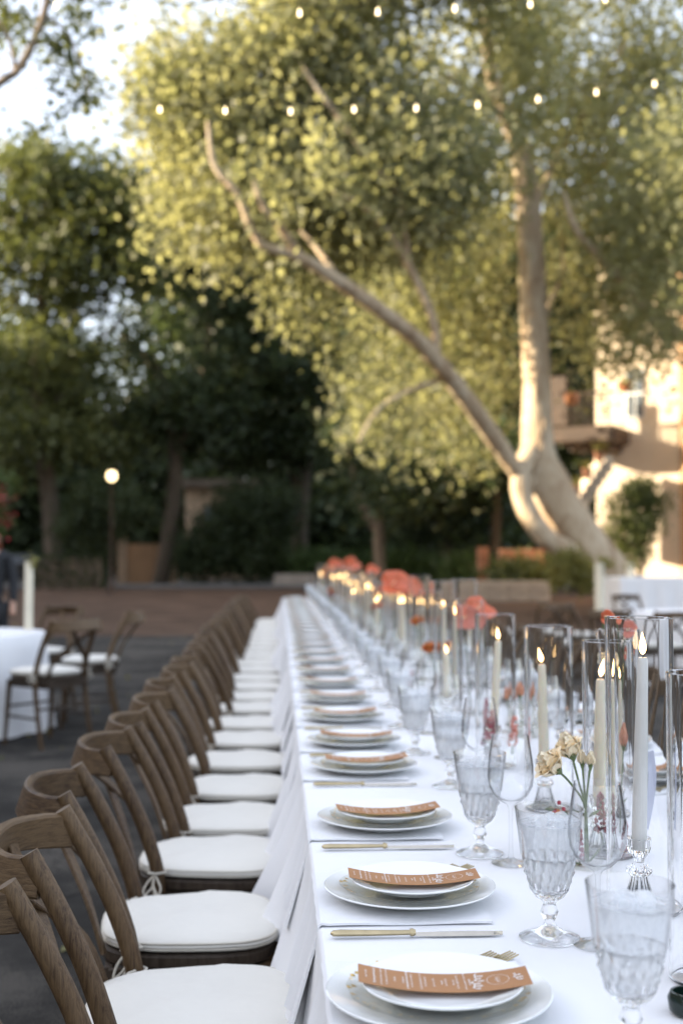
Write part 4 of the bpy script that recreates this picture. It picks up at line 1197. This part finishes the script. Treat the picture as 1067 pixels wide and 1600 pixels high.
tube_at(856, 983, 2.86, 'mid', 'separate glass tube standing clear of the others above the roses')
candle_at(849, 2.86, 1037, 'cream candle alone in the tube above the cream roses', 'wax', -1, 1.25)
tube_at(773, 964, 3.45, 'mid', 'glass tube with slightly leaning candle, left of the clear-standing tube')
candle_at(770, 3.45, 1000, 'leaning cream candle left of the clear-standing tube', 'wax', 3, 1.1)
p = W(1104, 1035, 1.70)
t = ob('hurricane_tube', TUBES['mid'], None, (p.x, 1.70, ZT)); tag(t, 'glass tube cut off by the right edge of the view', 'glass tube', HG)
candle_at(957, 2.78, 1062, 'thin cream candle just right of the round flame', 'wax', 0, 1.0)
tube_at(965, 1010, 2.80, 'slim', 'glass tube seen through the tallest tube at right')
more_t = [(731, 920, 4.6, 'mid'), (700, 940, 4.3, 'slim'), (690, 912, 5.2, 'tall'), (672, 925, 5.9, 'mid'), (655, 905, 6.6, 'tall'), (725, 905, 5.6, 'tall')]
names_t = ['glass tube behind the pink anthurium', 'slim glass tube beside the orange rose', 'tall glass tube left of the pink anthurium', 'glass tube behind the orange rose', 'tall glass tube right of the coral anthurium', 'tall tube standing behind the pink anthurium, further off']
more_c = [(697, 4.3, 1022, 'low cream candle beside the orange rose'), (677, 5.9, 952, 'cream candle behind the orange rose'), (713, 4.6, 962, 'cream candle left of the pink anthurium'), (735, 5.6, 948, 'cream candle just above the pink anthurium'), (690, 5.2, 948, 'cream candle between the two anthuriums'), (655, 6.6, 946, 'cream candle right of the coral anthurium')]
for (a, b_, c_, d_), lb in zip(more_t, names_t): tube_at(a, b_, c_, d_, lb)
for (a, c_, w_, lb) in more_c: candle_at(a, c_, w_, lb, 'wax', random.uniform(-1, 1), 1.0)
y = 7.0; k = 0
while y < 16.8:
    for q in range(2):
        x = random.uniform(.54, .76); kk = random.choice(['tall', 'mid', 'mid', 'slim'])
        t = ob('hurricane_tube', TUBES[kk], None, (x, y + q * .16, ZT)); tag(t, 'clear glass tube lost in the blurred far cluster of candles', 'glass tube', HG)
        ho, c = candle(x, y + q * .16, random.uniform(.20, .30), 'lit candle blurred to a glowing dot toward the far table end', 'wax', 0, 1.25)
        tag(ho, 'glass candlestick blurred toward the far end of the table', 'candlestick', 'cut glass candlesticks down the table')
    y += .44; k += 1

# ---------------------------------------------------------------- flowers
def petal_mesh(L, Wd, cup, curl):
    mb = MB(); nx, ny = 6, 5; V = []; F = []
    for i in range(nx + 1):
        t = i / nx; w = Wd * math.sin(PI * min(1, .15 + t * .75)) ** .7
        for j in range(ny):
            s_ = -1 + 2 * j / (ny - 1)
            V.append((cup * (1 - math.cos(t * 1.5)) + .18 * L * -abs(s_) ** 2 * t + curl * t ** 3, s_ * w, L * math.sin(t * 1.35) / math.sin(1.35)))
    for i in range(nx):
        for j in range(ny - 1):
            a = i * ny + j; F.append((a, a + 1, a + ny + 1, a + ny))
    return V, F
def rose_mesh(name, mat, R_, open_=1.0, H=1.0):
    mb = MB()
    rings = [(3, .15, .55, .0), (4, .32, .75, .1), (5, .55, .95, .25), (6, .80, 1.05, .5), (6, 1.0, .98, .8)]
    for q, (n, rad, wd, fl) in enumerate(rings):
        V, F = petal_mesh(R_ * 1.75 * H * (1 - .06 * q), R_ * wd * .8, R_ * .55 * fl * open_, R_ * .35 * fl * open_)
        for i in range(n):
            a = 2 * PI * (i + .5 * (q % 2)) / n + q * .4 + random.uniform(-.12, .12)
            ca, sa = math.cos(a), math.sin(a)
            b0 = R_ * (.12 + .28 * rad)
            tilt = .25 * rad * open_
            VV = []
            for (x, y, z) in V:
                X = x + b0 * min(1, z / (R_ * .5) + .25) + z * tilt * .5
                VV.append((X * ca - y * sa, X * sa + y * ca, z * (1 - .08 * q)))
            mb.add(VV, F, True)
    return mb.mesh(name, mat)
def flower(name, label, head, stem_pts, kind, mat, R_, open_=1.0, tiltv=(0, 0, 1), group=None, H=1.0, leaves=1, cat='flower'):
    base = Vector(stem_pts[0]); r = empty(name, base); tag(r, label, cat, group)
    pts = [Vector(p) - base for p in stem_pts]
    MB().tube(smoothpts(pts, 5), .0022 if kind != 'anth' else .0030, 6).build('stem', M['stem'], r)
    h = pts[-1]
    q = Vector(tiltv).normalized().to_track_quat('Z', 'Y').to_euler()
    if kind == 'rose':
        ob('blossom', rose_mesh('blossom', mat, R_, open_, H), r, h, q)
        cal = MB().lathe([(.002, -.012), (R_ * .38, -.002), (R_ * .5, R_ * .25), (R_ * .42, R_ * .5)], 10, cap=False)
        for i in range(5):
            a = i * 2 * PI / 5; ca, sa = math.cos(a), math.sin(a)
            cal.add([(ca * R_ * .4 - sa * R_ * .18, sa * R_ * .4 + ca * R_ * .18, 0), (ca * R_ * .75, sa * R_ * .75, R_ * .75), (ca * R_ * .4 + sa * R_ * .18, sa * R_ * .4 - ca * R_ * .18, 0)], [(0, 1, 2)])
        cal.build('calyx', M['stem'], r, h, q)
    elif kind == 'anth':
        V = []; F = []; n = 28
        for ring in (0, .4, .75, 1.0):
            for i in range(n):
                a = 2 * PI * i / n; f = 1 + .18 * math.cos(a) - .28 * max(0, math.cos(a)) ** 14 * -1 - .35 * max(0, math.cos(a + PI)) ** 10
                rad = R_ * ring * f * (1 + .05 * math.sin(5 * a + R_ * 900))
                V.append((rad * math.cos(a), rad * math.sin(a) * .9, R_ * (.42 * ring ** 2 * (1 + .5 * math.sin(a + R_ * 300)) - .22 * math.cos(2 * a) * ring + .05 * math.sin(7 * a) * ring)))
        for k in range(3):
            for i in range(n):
                j = (i + 1) % n; F.append((k * n + i, k * n + j, (k + 1) * n + j, (k + 1) * n + i))
        mb = MB(); mb.add(V, F, True); o = mb.build('spathe', mat, r, h, q)
        md = o.modifiers.new('thick', 'SOLIDIFY'); md.thickness = .0015
        MB().tube([(-R_ * .05, 0, .005), (R_ * .1, 0, R_ * .35), (R_ * .3, 0, R_ * .75)], [.004, .0035, .002], 8).build('spadix', M['petal_cream'], r, h, q)
    elif kind == 'spike':
        mb = MB()
        for i in range(int(90 * H)):
            t = random.random(); a = random.uniform(0, 6.28); rr_ = R_ * (1 - .65 * t) * random.uniform(.7, 1)
            c = Vector((rr_ * math.cos(a), rr_ * math.sin(a), t * R_ * 7 * H))
            s_ = R_ * .32
            mb.add([c + Vector((s_, 0, 0)), c + Vector((0, s_, 0)), c + Vector((-s_, 0, 0)), c + Vector((0, -s_, 0)), c + Vector((0, 0, s_ * 1.3)), c - Vector((0, 0, s_))], [(0, 1, 4), (1, 2, 4), (2, 3, 4), (3, 0, 4), (1, 0, 5), (2, 1, 5), (3, 2, 5), (0, 3, 5)], True)
        mb.build('plume', mat, r, h, q)
    for i in range(leaves):
        if len(pts) < 2: break
        t = .45 + .25 * i; c = pts[0].lerp(pts[-1], t); a = random.uniform(0, 6.28)
        d = Vector((math.cos(a), math.sin(a), .5)); s_ = d.cross(Vector((0, 0, 1))).normalized()
        L = .03
        MB().add([c, c + d * L * .5 + s_ * L * .28, c + d * L, c + d * L * .5 - s_ * L * .28], [(0, 1, 2, 3)]).build('leaf', M['leaf_small'], r)
    return r
def bud_vase(x, y, label, mat='wine_glass', h=.11, r0=.028, water=True):
    r = empty('bud_vase', (x, y, ZT)); tag(r, label, 'vase', 'bud vases down the table')
    MB().lathe([(.0001, 0), (r0 * .9, 0), (r0, .004), (r0 * 1.02, h * .35), (r0 * .85, h * .55), (r0 * .45, h * .75), (r0 * .42, h * .93), (r0 * .55, h), (r0 * .50, h), (r0 * .38, h * .92), (r0 * .40, h * .75), (r0 * .80, h * .53), (r0 * .95, h * .35), (r0 * .93, .008), (.0001, .006)], 28, cap=False).build('vase_body', M[mat], r)
    return Vector((x, y, ZT))
FG = 'bud flowers down the middle of the table'
# cream roses beside the nearest slim tube
vb = W(915, 1345, 2.32); v = bud_vase(vb.x, 2.32, 'small clear bud vase holding the cream roses', 'plate_glass', .12, .032)
vt = v + Vector((0, 0, .11))
h1 = W(870, 1203, 2.30); h2 = W(893, 1180, 2.33); h3 = W(922, 1195, 2.36); h4 = W(909, 1193, 2.37)
flower('cream_rose', 'open cream rose leaning left, lower of the pair above the vase', None, [v + Vector((0, 0, .01)), vt, (h1 + vt) / 2 + Vector((0, 0, .01)), h1], 'rose', M['petal_cream'], .027, 1.25, (-.75, -.1, .65), FG)
flower('cream_rose', 'open cream rose, upper right of the pair above the vase', None, [v + Vector((.004, 0, .01)), vt, (h2 + vt) / 2, h2], 'rose', M['petal_cream'], .027, 1.0, (-.35, 0, .9), FG)
flower('cream_rose_bud', 'closed cream rosebud at the left tube edge, right of the two', None, [v + Vector((.0, .004, .01)), vt, h3], 'rose', M['petal_cream'], .012, .2, (.05, 0, 1), FG, 1.3)
flower('cream_rose_bud', 'closed cream rosebud nearest the open roses, left of the two', None, [v + Vector((.002, .004, .01)), vt, h4], 'rose', M['petal_cream'], .012, .2, (-.05, 0, 1), FG, 1.3)
flower('celosia', 'burgundy-pink celosia plume upright behind the nearest wine glass', None, [v + Vector((.01, .01, .01)), W(940, 1320, 2.4), W(938, 1300, 2.4)], 'spike', M['petal_red'], .012, 1, (0, 0, 1), FG, .9)
flower('celosia', 'short pink celosia plume right of the burgundy one', None, [W(962, 1370, 2.45), W(966, 1345, 2.45), W(968, 1335, 2.45)], 'spike', petal('dusty_pink_plume', (.50, .12, .14), .3, .8), .013, 1, (.1, 0, 1), FG, .75)
flower('celosia', 'dark green and burgundy plume at the goblet rim', None, [W(906, 1360, 2.35), W(905, 1345, 2.35)], 'spike', M['petal_red'], .010, 1, (0, 0, 1), FG, .9)
r_ = W(968, 1165, 2.62)
flower('peach_rose', 'peach rosebud on a long stem between the candles at right', None, [W(955, 1330, 2.62), W(958, 1260, 2.62), W(965, 1200, 2.62), r_], 'rose', M['petal_peach'], .023, .55, (.05, 0, 1), FG, 1.25)
# berry sprig
bs = W(905, 1280, 2.3); r = empty('berry_sprig', bs); tag(r, 'small sprig with dark red berries above the second goblet', 'sprig', FG)
e1 = W(858, 1262, 2.28) - bs
MB().tube(smoothpts([(0, 0, 0), e1 * .5 + Vector((0, 0, .006)), e1], 4), .0012, 5).build('stem', M['bark_mid'], r)
for (px, py) in ((873, 1254), (866, 1266), (880, 1264)):
    c = W(px, py, 2.29) - bs
    MB().lathe([(.0001, -.0042), (.003, -.003), (.0042, 0), (.003, .003), (.0001, .0042)], 8, cap=False).build('berry', M['petal_red'], r, c)
for k, t in enumerate((.3, .55, .8)):
    c = e1 * t; L = .022
    MB().add([c, c + Vector((-L * .4, 0, L * .35)), c + Vector((-L, 0, .1 * L)), c + Vector((-L * .5, 0.003, -L * .1))], [(0, 1, 2, 3)]).build('leaf', M['petal_orange'] if k == 1 else M['leaf_small'], r)
# coral leaves seen through the tallest tube
for k, (px, py, Rr, mt, lb, tv) in enumerate([(943, 965, .020, 'petal_coral', 'slender coral spathe left of the tallest tube rim', (.3, -1, .2)), (972, 985, .026, 'petal_pink', 'pink spathe seen through the tallest tube rim', (-.2, -1, .3)), (978, 1020, .020, 'petal_coral', 'coral spathe just behind the tallest tube, lowest of three', (.4, -1, 0)), (935, 1030, .018, 'petal_cream', 'pale yellow spathe inside view of the slim tube', (-.4, -1, .2))]):
    h = W(px, py, 2.95)
    flower('small_anthurium', lb, None, [W(960, 1250, 2.95), W(962, 1100, 2.95), h - Vector((0, 0, .03)), h], 'anth', M[mt], Rr, 1, tv, FG, leaves=0)
# peach tulips
for k, (px, py, lb) in enumerate([(800, 1082, 'left peach tulip of three behind the clear-standing tube'), (812, 1075, 'middle peach tulip of three behind the clear-standing tube'), (834, 1085, 'right peach tulip of three behind the clear-standing tube')]):
    h = W(px, py + 12, 4.0)
    flower('peach_tulip', lb, None, [W(812 + k * 4, 1160, 4.0), h], 'rose', M['petal_peach'], .020, .35, (.1 * (k - 1), 0, 1), FG, 1.3)
v = bud_vase(W(815, 1150, 4.0).x, 4.0, 'clear bud vase holding the three peach tulips', 'plate_glass', .11, .04)
# burgundy amaranth
for k, (px, py0, py1, Y, lb) in enumerate([(765, 1125, 1155, 3.35, 'drooping burgundy amaranth in front of the leaning candle'), (757, 1140, 1165, 3.5, 'lower burgundy amaranth by the third goblet'), (640, 1050, 1075, 5.6, 'dark burgundy plume under the coral anthurium'), (752, 1095, 1130, 3.9, 'upper burgundy plume behind the leaning candle'), (800, 1150, 1165, 3.4, 'pink blossom spray low behind the clear-standing tube')]):
    flower('amaranth', lb, None, [W(px, py1 + 14, Y), W(px, py1, Y)], 'spike', M['petal_red'] if k < 4 else M['petal_pink'], .014, 1, (.1, 0, 1), FG, .8)
# ranunculus and roses farther on
for k, (px, py, Y, Rr, mt, lb) in enumerate([(672, 1018, 4.9, .027, 'petal_orange', 'burnt orange rose low beside the slim tube'), (650, 975, 5.6, .022, 'petal_orange', 'golden orange ranunculus above the burnt orange rose'), (700, 1012, 4.9, .02, 'petal_peach', 'dusty peach rose right of the burnt orange rose'), (592, 953, 8.2, .033, 'petal_orange', 'orange chrysanthemum left of the coral anthurium'), (563, 938, 9.5, .034, 'petal_orange', 'small orange bloom further left along the table'), (546, 940, 9.8, .03, 'petal_orange', 'leftmost small orange bloom in the blur')]):
    h = W(px, py, Y)
    flower('orange_rose', lb, None, [W(px + 8, py + 640 / Y, Y), W(px + 10, py + 300 / Y, Y), h], 'rose', M[mt], Rr, 1.1, (-.3, -.5, 1), FG)
    bud_vase(W(px + 8, py + 640 / Y, Y).x, Y, 'clear bud vase under the ' + lb, 'plate_glass', .10, .03)
# big anthuriums
for k, (px, py, Y, Rr, mt, tv, lb) in enumerate([(612, 916, 7.0, .095, 'petal_coral', (-.2, -1, .55), 'largest coral-red anthurium spathe over the middle of the table'), (640, 920, 7.1, .062, 'petal_coral', (.4, -1, .4), 'smaller coral anthurium right of the largest one'), (742, 957, 4.7, .058, 'petal_coral', (.1, -.9, .8), 'upper coral anthurium in front of the glass tubes'), (722, 966, 4.65, .055, 'petal_pink', (-.2, -1, .2), 'lower pink anthurium in front of the glass tubes'),
        (520, 885, 14.5, .09, 'petal_coral', (0, -1, .5), 'coral anthurium at the far left of the distant cluster'), (545, 884, 14.0, .10, 'petal_coral', (.2, -1, .3), 'coral anthurium topping the distant cluster of candles'), (578, 893, 12.5, .07, 'petal_coral', (0, -1, .5), 'coral anthurium at the right of the distant cluster'), (510, 896, 15.0, .09, 'petal_orange', (0, -1, .5), 'orange bloom low at the distant table end')]):
    h = W(px, py, Y)
    flower('anthurium', lb, None, [Vector((h.x + .03, Y, ZT + .01)), Vector((h.x + .02, Y + .01, ZT + .2)), h], 'anth', M[mt], Rr, 1, tv, FG, leaves=0)
cols = ['petal_orange', 'petal_peach', 'petal_coral', 'petal_pink', 'petal_orange', 'petal_red']
words = {'petal_orange': 'orange', 'petal_peach': 'peach', 'petal_coral': 'coral', 'petal_pink': 'pink', 'petal_red': 'burgundy'}
for k in range(20):
    Y = 6.2 + k * .48; x = random.uniform(.50, .80); z = TABLE_Z + random.uniform(.16, .36); mt = cols[k % 6]
    v = bud_vase(x, Y, 'clear bud vase with a small bloom blurred down the table', 'plate_glass', .10, .03)
    flower('small_rose', f'small {words[mt]} bloom blurred among the distant glass tubes', None, [v, v + Vector((random.uniform(-.02, .02), 0, .12)), Vector((x + random.uniform(-.05, .05), Y, z))], 'rose', M[mt], random.uniform(.020, .034), 1.0, (random.uniform(-.5, .5), -.6, 1), FG, leaves=2)
# dark bottle at the right edge
p = W(1074, 1602, 1.58)
r = empty('dark_bottle', (p.x, 1.58, ZT)); tag(r, 'dark green glass dish just entering at the bottom right corner', 'dish')
MB().lathe([(.0001, 0), (.02, 0), (.024, .004), (.026, .02), (.022, .028), (.0185, .028), (.018, .006), (.0001, .005)], 24, cap=False).build('dish_body', M['dark_vase'], r)
# folded lilac ribbon behind the tallest tube
p = W(1018, 1250, 2.5)
rb = MB(); rb.ribbon(smoothpts([(0, 0, .10), (.008, 0, .05), (.004, .01, .0), (-.012, .012, -.06)], 4), [.012] * 13, .0012, (1, 0, 0))
o = rb.build('ribbon', M['grey_card'], None, p); tag(o, 'pale lilac ribbon tail hanging behind the whitest candle', 'ribbon')

# ================================================================== OTHER TABLES
def round_table(x, y, r, label_t, label_c, drop=.73, group='white-clothed round tables'):
    t = empty('round_table', (x, y, 0)); tag(t, label_t, 'table', group)
    MB().lathe([(.0001, TABLE_Z - .03), (r - .01, TABLE_Z - .03), (r - .01, TABLE_Z - .006), (.0001, TABLE_Z - .006)], 40, cap=False).build('tabletop', M['oak_dark'], t)
    MB().tube([(0, 0, 0), (0, 0, TABLE_Z - .04)], .04, 8).build('leg', M['wick'], t)
    def rf(a, k, z): 
        tt = max(0, (TABLE_Z - .01 - z) / drop); return 1 + .10 * tt * (.5 + .5 * math.sin(13 * a + 1.5 * math.sin(3 * a))) + .02 * tt
    prof = [(.0001, TABLE_Z), (r * .6, TABLE_Z), (r, TABLE_Z), (r + .01, TABLE_Z - .012)] + [(r + .012, TABLE_Z - .012 - drop * q / 7) for q in range(1, 8)]
    c = MB().lathe(prof, 120, rf=rf, cap=False).build('tablecloth', M['cloth'], None, (x, y, 0)); tag(c, label_c, 'tablecloth', 'white cloths on the other tables')
round_table(-2.58, 9.7, .74, 'round table under white cloth at the left edge', 'floor-length white cloth on the round table at the left edge')
for (x, y, rz, lb) in ((-1.66, 8.95, R(140), 'crossback chair showing its crossed back, nearest beside the left round table'), (-1.50, 9.95, R(186), 'crossback chair side-on, rightmost at the left round table'), (-2.10, 10.9, R(235), 'crossback chair on the far side of the left round table'), (-2.40, 8.62, R(100), 'crossback chair cut off by the left edge of the view')):
    place_chair(x, y, rz, lb, 'crossback chairs around the left round table').scale = (1.08, 1.08, 1.1)
M['pillar'] = simple('cream_pillar', (0.70, 0.64, 0.50), 0.6, 0.05)
def pillar(px, py0, py1, w, Y, lab, base_z=None):
    a = W(px, py0, Y); b_ = W(px, py1, Y); rr_ = w / FPX * Y / 2
    o = empty('pillar_vase', (a.x, Y, b_.z)); tag(o, lab, 'vase', 'pale column vases on the other tables')
    H = a.z - b_.z
    MB().lathe([(.0001, 0), (rr_ * 1.05, 0), (rr_ * 1.05, .02), (rr_, .03), (rr_, H - .01), (rr_ * .9, H), (rr_ * .75, H - .01), (.0001, H - .03)], 20, cap=False).build('column', M['pillar'], o)
    ob('blossom', leaves_mesh('blossom', M['leaf_yellow'], rng.normal(size=(40, 3)) * rr_ * .8 + np.array([rr_, 0, H + .01]), rr_ * 1.3), o)
a = W(46, 960, 9.9)
pillar(46, 878, 962 + 22, 13, 9.75, 'cream column vase with yellow bloom on the left round table')
# person at the left edge, standing behind the round table
pr_ = empty('person', (W(-16, 950, 12.0).x, 12.0, 0), R(200)); tag(pr_, 'person with long auburn hair and dark clothes at the left edge of the view', 'person')
def skin_body(name, verts, edges, radii, mat, parent, sub=2):
    me = bpy.data.meshes.new(name); me.from_pydata(verts, edges, []); me.materials.append(mat)
    o = ob(name, me, parent)
    md = o.modifiers.new('skin', 'SKIN'); 
    for i, rv in enumerate(radii): me.skin_vertices[0].data[i].radius = rv if isinstance(rv, tuple) else (rv, rv)
    me.skin_vertices[0].data[0].use_root = True
    md.use_smooth_shade = True
    s = o.modifiers.new('sub', 'SUBSURF'); s.levels = sub; s.render_levels = sub
    return o
M['skin'] = simple('skin', (0.50, 0.30, 0.21), 0.5, 0.06, Subsurface_Weight=0.2)
M['black_cloth'] = simple('black_clothes', (0.012, 0.013, 0.016), 0.8)
M['auburn'] = simple('auburn_hair', (0.16, 0.045, 0.018), 0.5, 0.4, 60, 0.5, 100, 'Object', (1, 1, .1))
bv = [(0, 0, .92), (0, 0, 1.08), (0, 0, 1.22), (0, 0, 1.36), (0, 0, 1.43), (0, .01, 1.50), (0, .02, 1.58),
      (.17, 0, 1.34), (.22, .02, 1.08), (.20, .12, .86), (-.17, 0, 1.34), (-.22, .02, 1.08), (-.20, .12, .86),
      (.09, 0, .86), (.10, .02, .47), (.10, 0, .08), (.10, .12, .04), (-.09, 0, .86), (-.10, .02, .47), (-.10, 0, .08), (-.10, .12, .04),
      (.20, .17, .79), (-.20, .17, .79)]
be = [(0, 1), (1, 2), (2, 3), (3, 4), (4, 5), (5, 6), (3, 7), (7, 8), (8, 9), (3, 10), (10, 11), (11, 12), (0, 13), (13, 14), (14, 15), (15, 16), (0, 17), (17, 18), (18, 19), (19, 20), (9, 21), (12, 22)]
brd = [(.15, .11), (.125, .09), (.15, .10), (.12, .08), .052, (.085, .095), (.08, .09), .055, .042, .03, .055, .042, .03, .085, .06, .045, .035, .085, .06, .045, .035, .03, .03]
skin_body('body', bv, be, brd, M['skin'], pr_)
tv_ = [(0, 0, .80), (0, 0, .95), (0, 0, 1.08), (0, 0, 1.22), (0, 0, 1.37), (.175, 0, 1.34), (.225, .02, 1.10), (.21, .11, .90), (-.175, 0, 1.34), (-.225, .02, 1.10), (-.21, .11, .90)]
skin_body('black_top', tv_, [(0, 1), (1, 2), (2, 3), (3, 4), (4, 5), (5, 6), (6, 7), (4, 8), (8, 9), (9, 10)], [(.17, .13), (.165, .12), (.14, .105), (.165, .115), (.12, .085), .065, .052, .04, .065, .052, .04], M['black_cloth'], pr_)
skin_body('trousers', [(0, 0, .86), (.10, 0, .82), (.105, .02, .47), (.105, 0, .10), (-.10, 0, .82), (-.105, .02, .47), (-.105, 0, .10)], [(0, 1), (1, 2), (2, 3), (0, 4), (4, 5), (5, 6)], [(.16, .12), .10, .075, .06, .10, .075, .06], M['black_cloth'], pr_)
skin_body('hair', [(0, -.02, 1.62), (0, -.05, 1.52), (0, -.08, 1.38), (0, -.09, 1.24), (.09, -.03, 1.42), (-.09, -.03, 1.42)], [(0, 1), (1, 2), (2, 3), (1, 4), (1, 5)], [(.10, .10), (.11, .09), (.13, .06), (.09, .035), (.045, .05), (.045, .05)], M['auburn'], pr_)
# right-hand tables
round_table(4.75, 13.0, .85, 'round table under white cloth behind the tubes at right', 'floor-length white cloth on the round table behind the tubes at right')
o = cloth_mesh(W(948, 912, 25).x, W(1200, 912, 25).x, 24.0, 25.6, .93, .86, step=.06, flare=.10, seed=9).build('tablecloth', M['cloth']); tag(o, 'white cloth on the long table beyond the sycamore foot at right', 'tablecloth', 'white cloths on the other tables')
pillar(936, 880, 962, 15, 21.0, 'pale grey column vase standing left of the far white cloth')
pillar(984, 880, 928, 12, 24.8, 'pale grey column vase on the far white cloth')
for q in range(3):
    pass
st_ = empty('vase_stand', (W(936, 962, 21).x, 21.0, 0)); tag(st_, 'small dark stand under the pale column vase at right', 'stand')
MB().lathe([(.0001, 0), (.22, 0), (.2, .03), (.03, .05), (.03, W(936, 962, 21).z - .04), (.16, W(936, 962, 21).z - .03), (.16, W(936, 962, 21).z), (.0001, W(936, 962, 21).z)], 16, cap=False).build('pedestal', M['trim_brown'], st_)
for (px, Y, rz, lb) in ((857, 14.2, R(95), 'dark crossback chair with crossed back, leftmost of the chairs at right'), (908, 13.6, R(20), 'dark crossback chair side-on beside the right-hand round table'), (962, 12.2, R(60), 'dark crossback chair in front of the right-hand round table'), (1035, 11.9, R(95), 'dark crossback chair close to the right edge of the view'), (990, 16.5, R(-80), 'dark crossback chair on the far side of the right-hand round table')):
    place_chair(W(px, 900, Y).x, Y, rz, lb, 'crossback chairs around the right-hand round table')
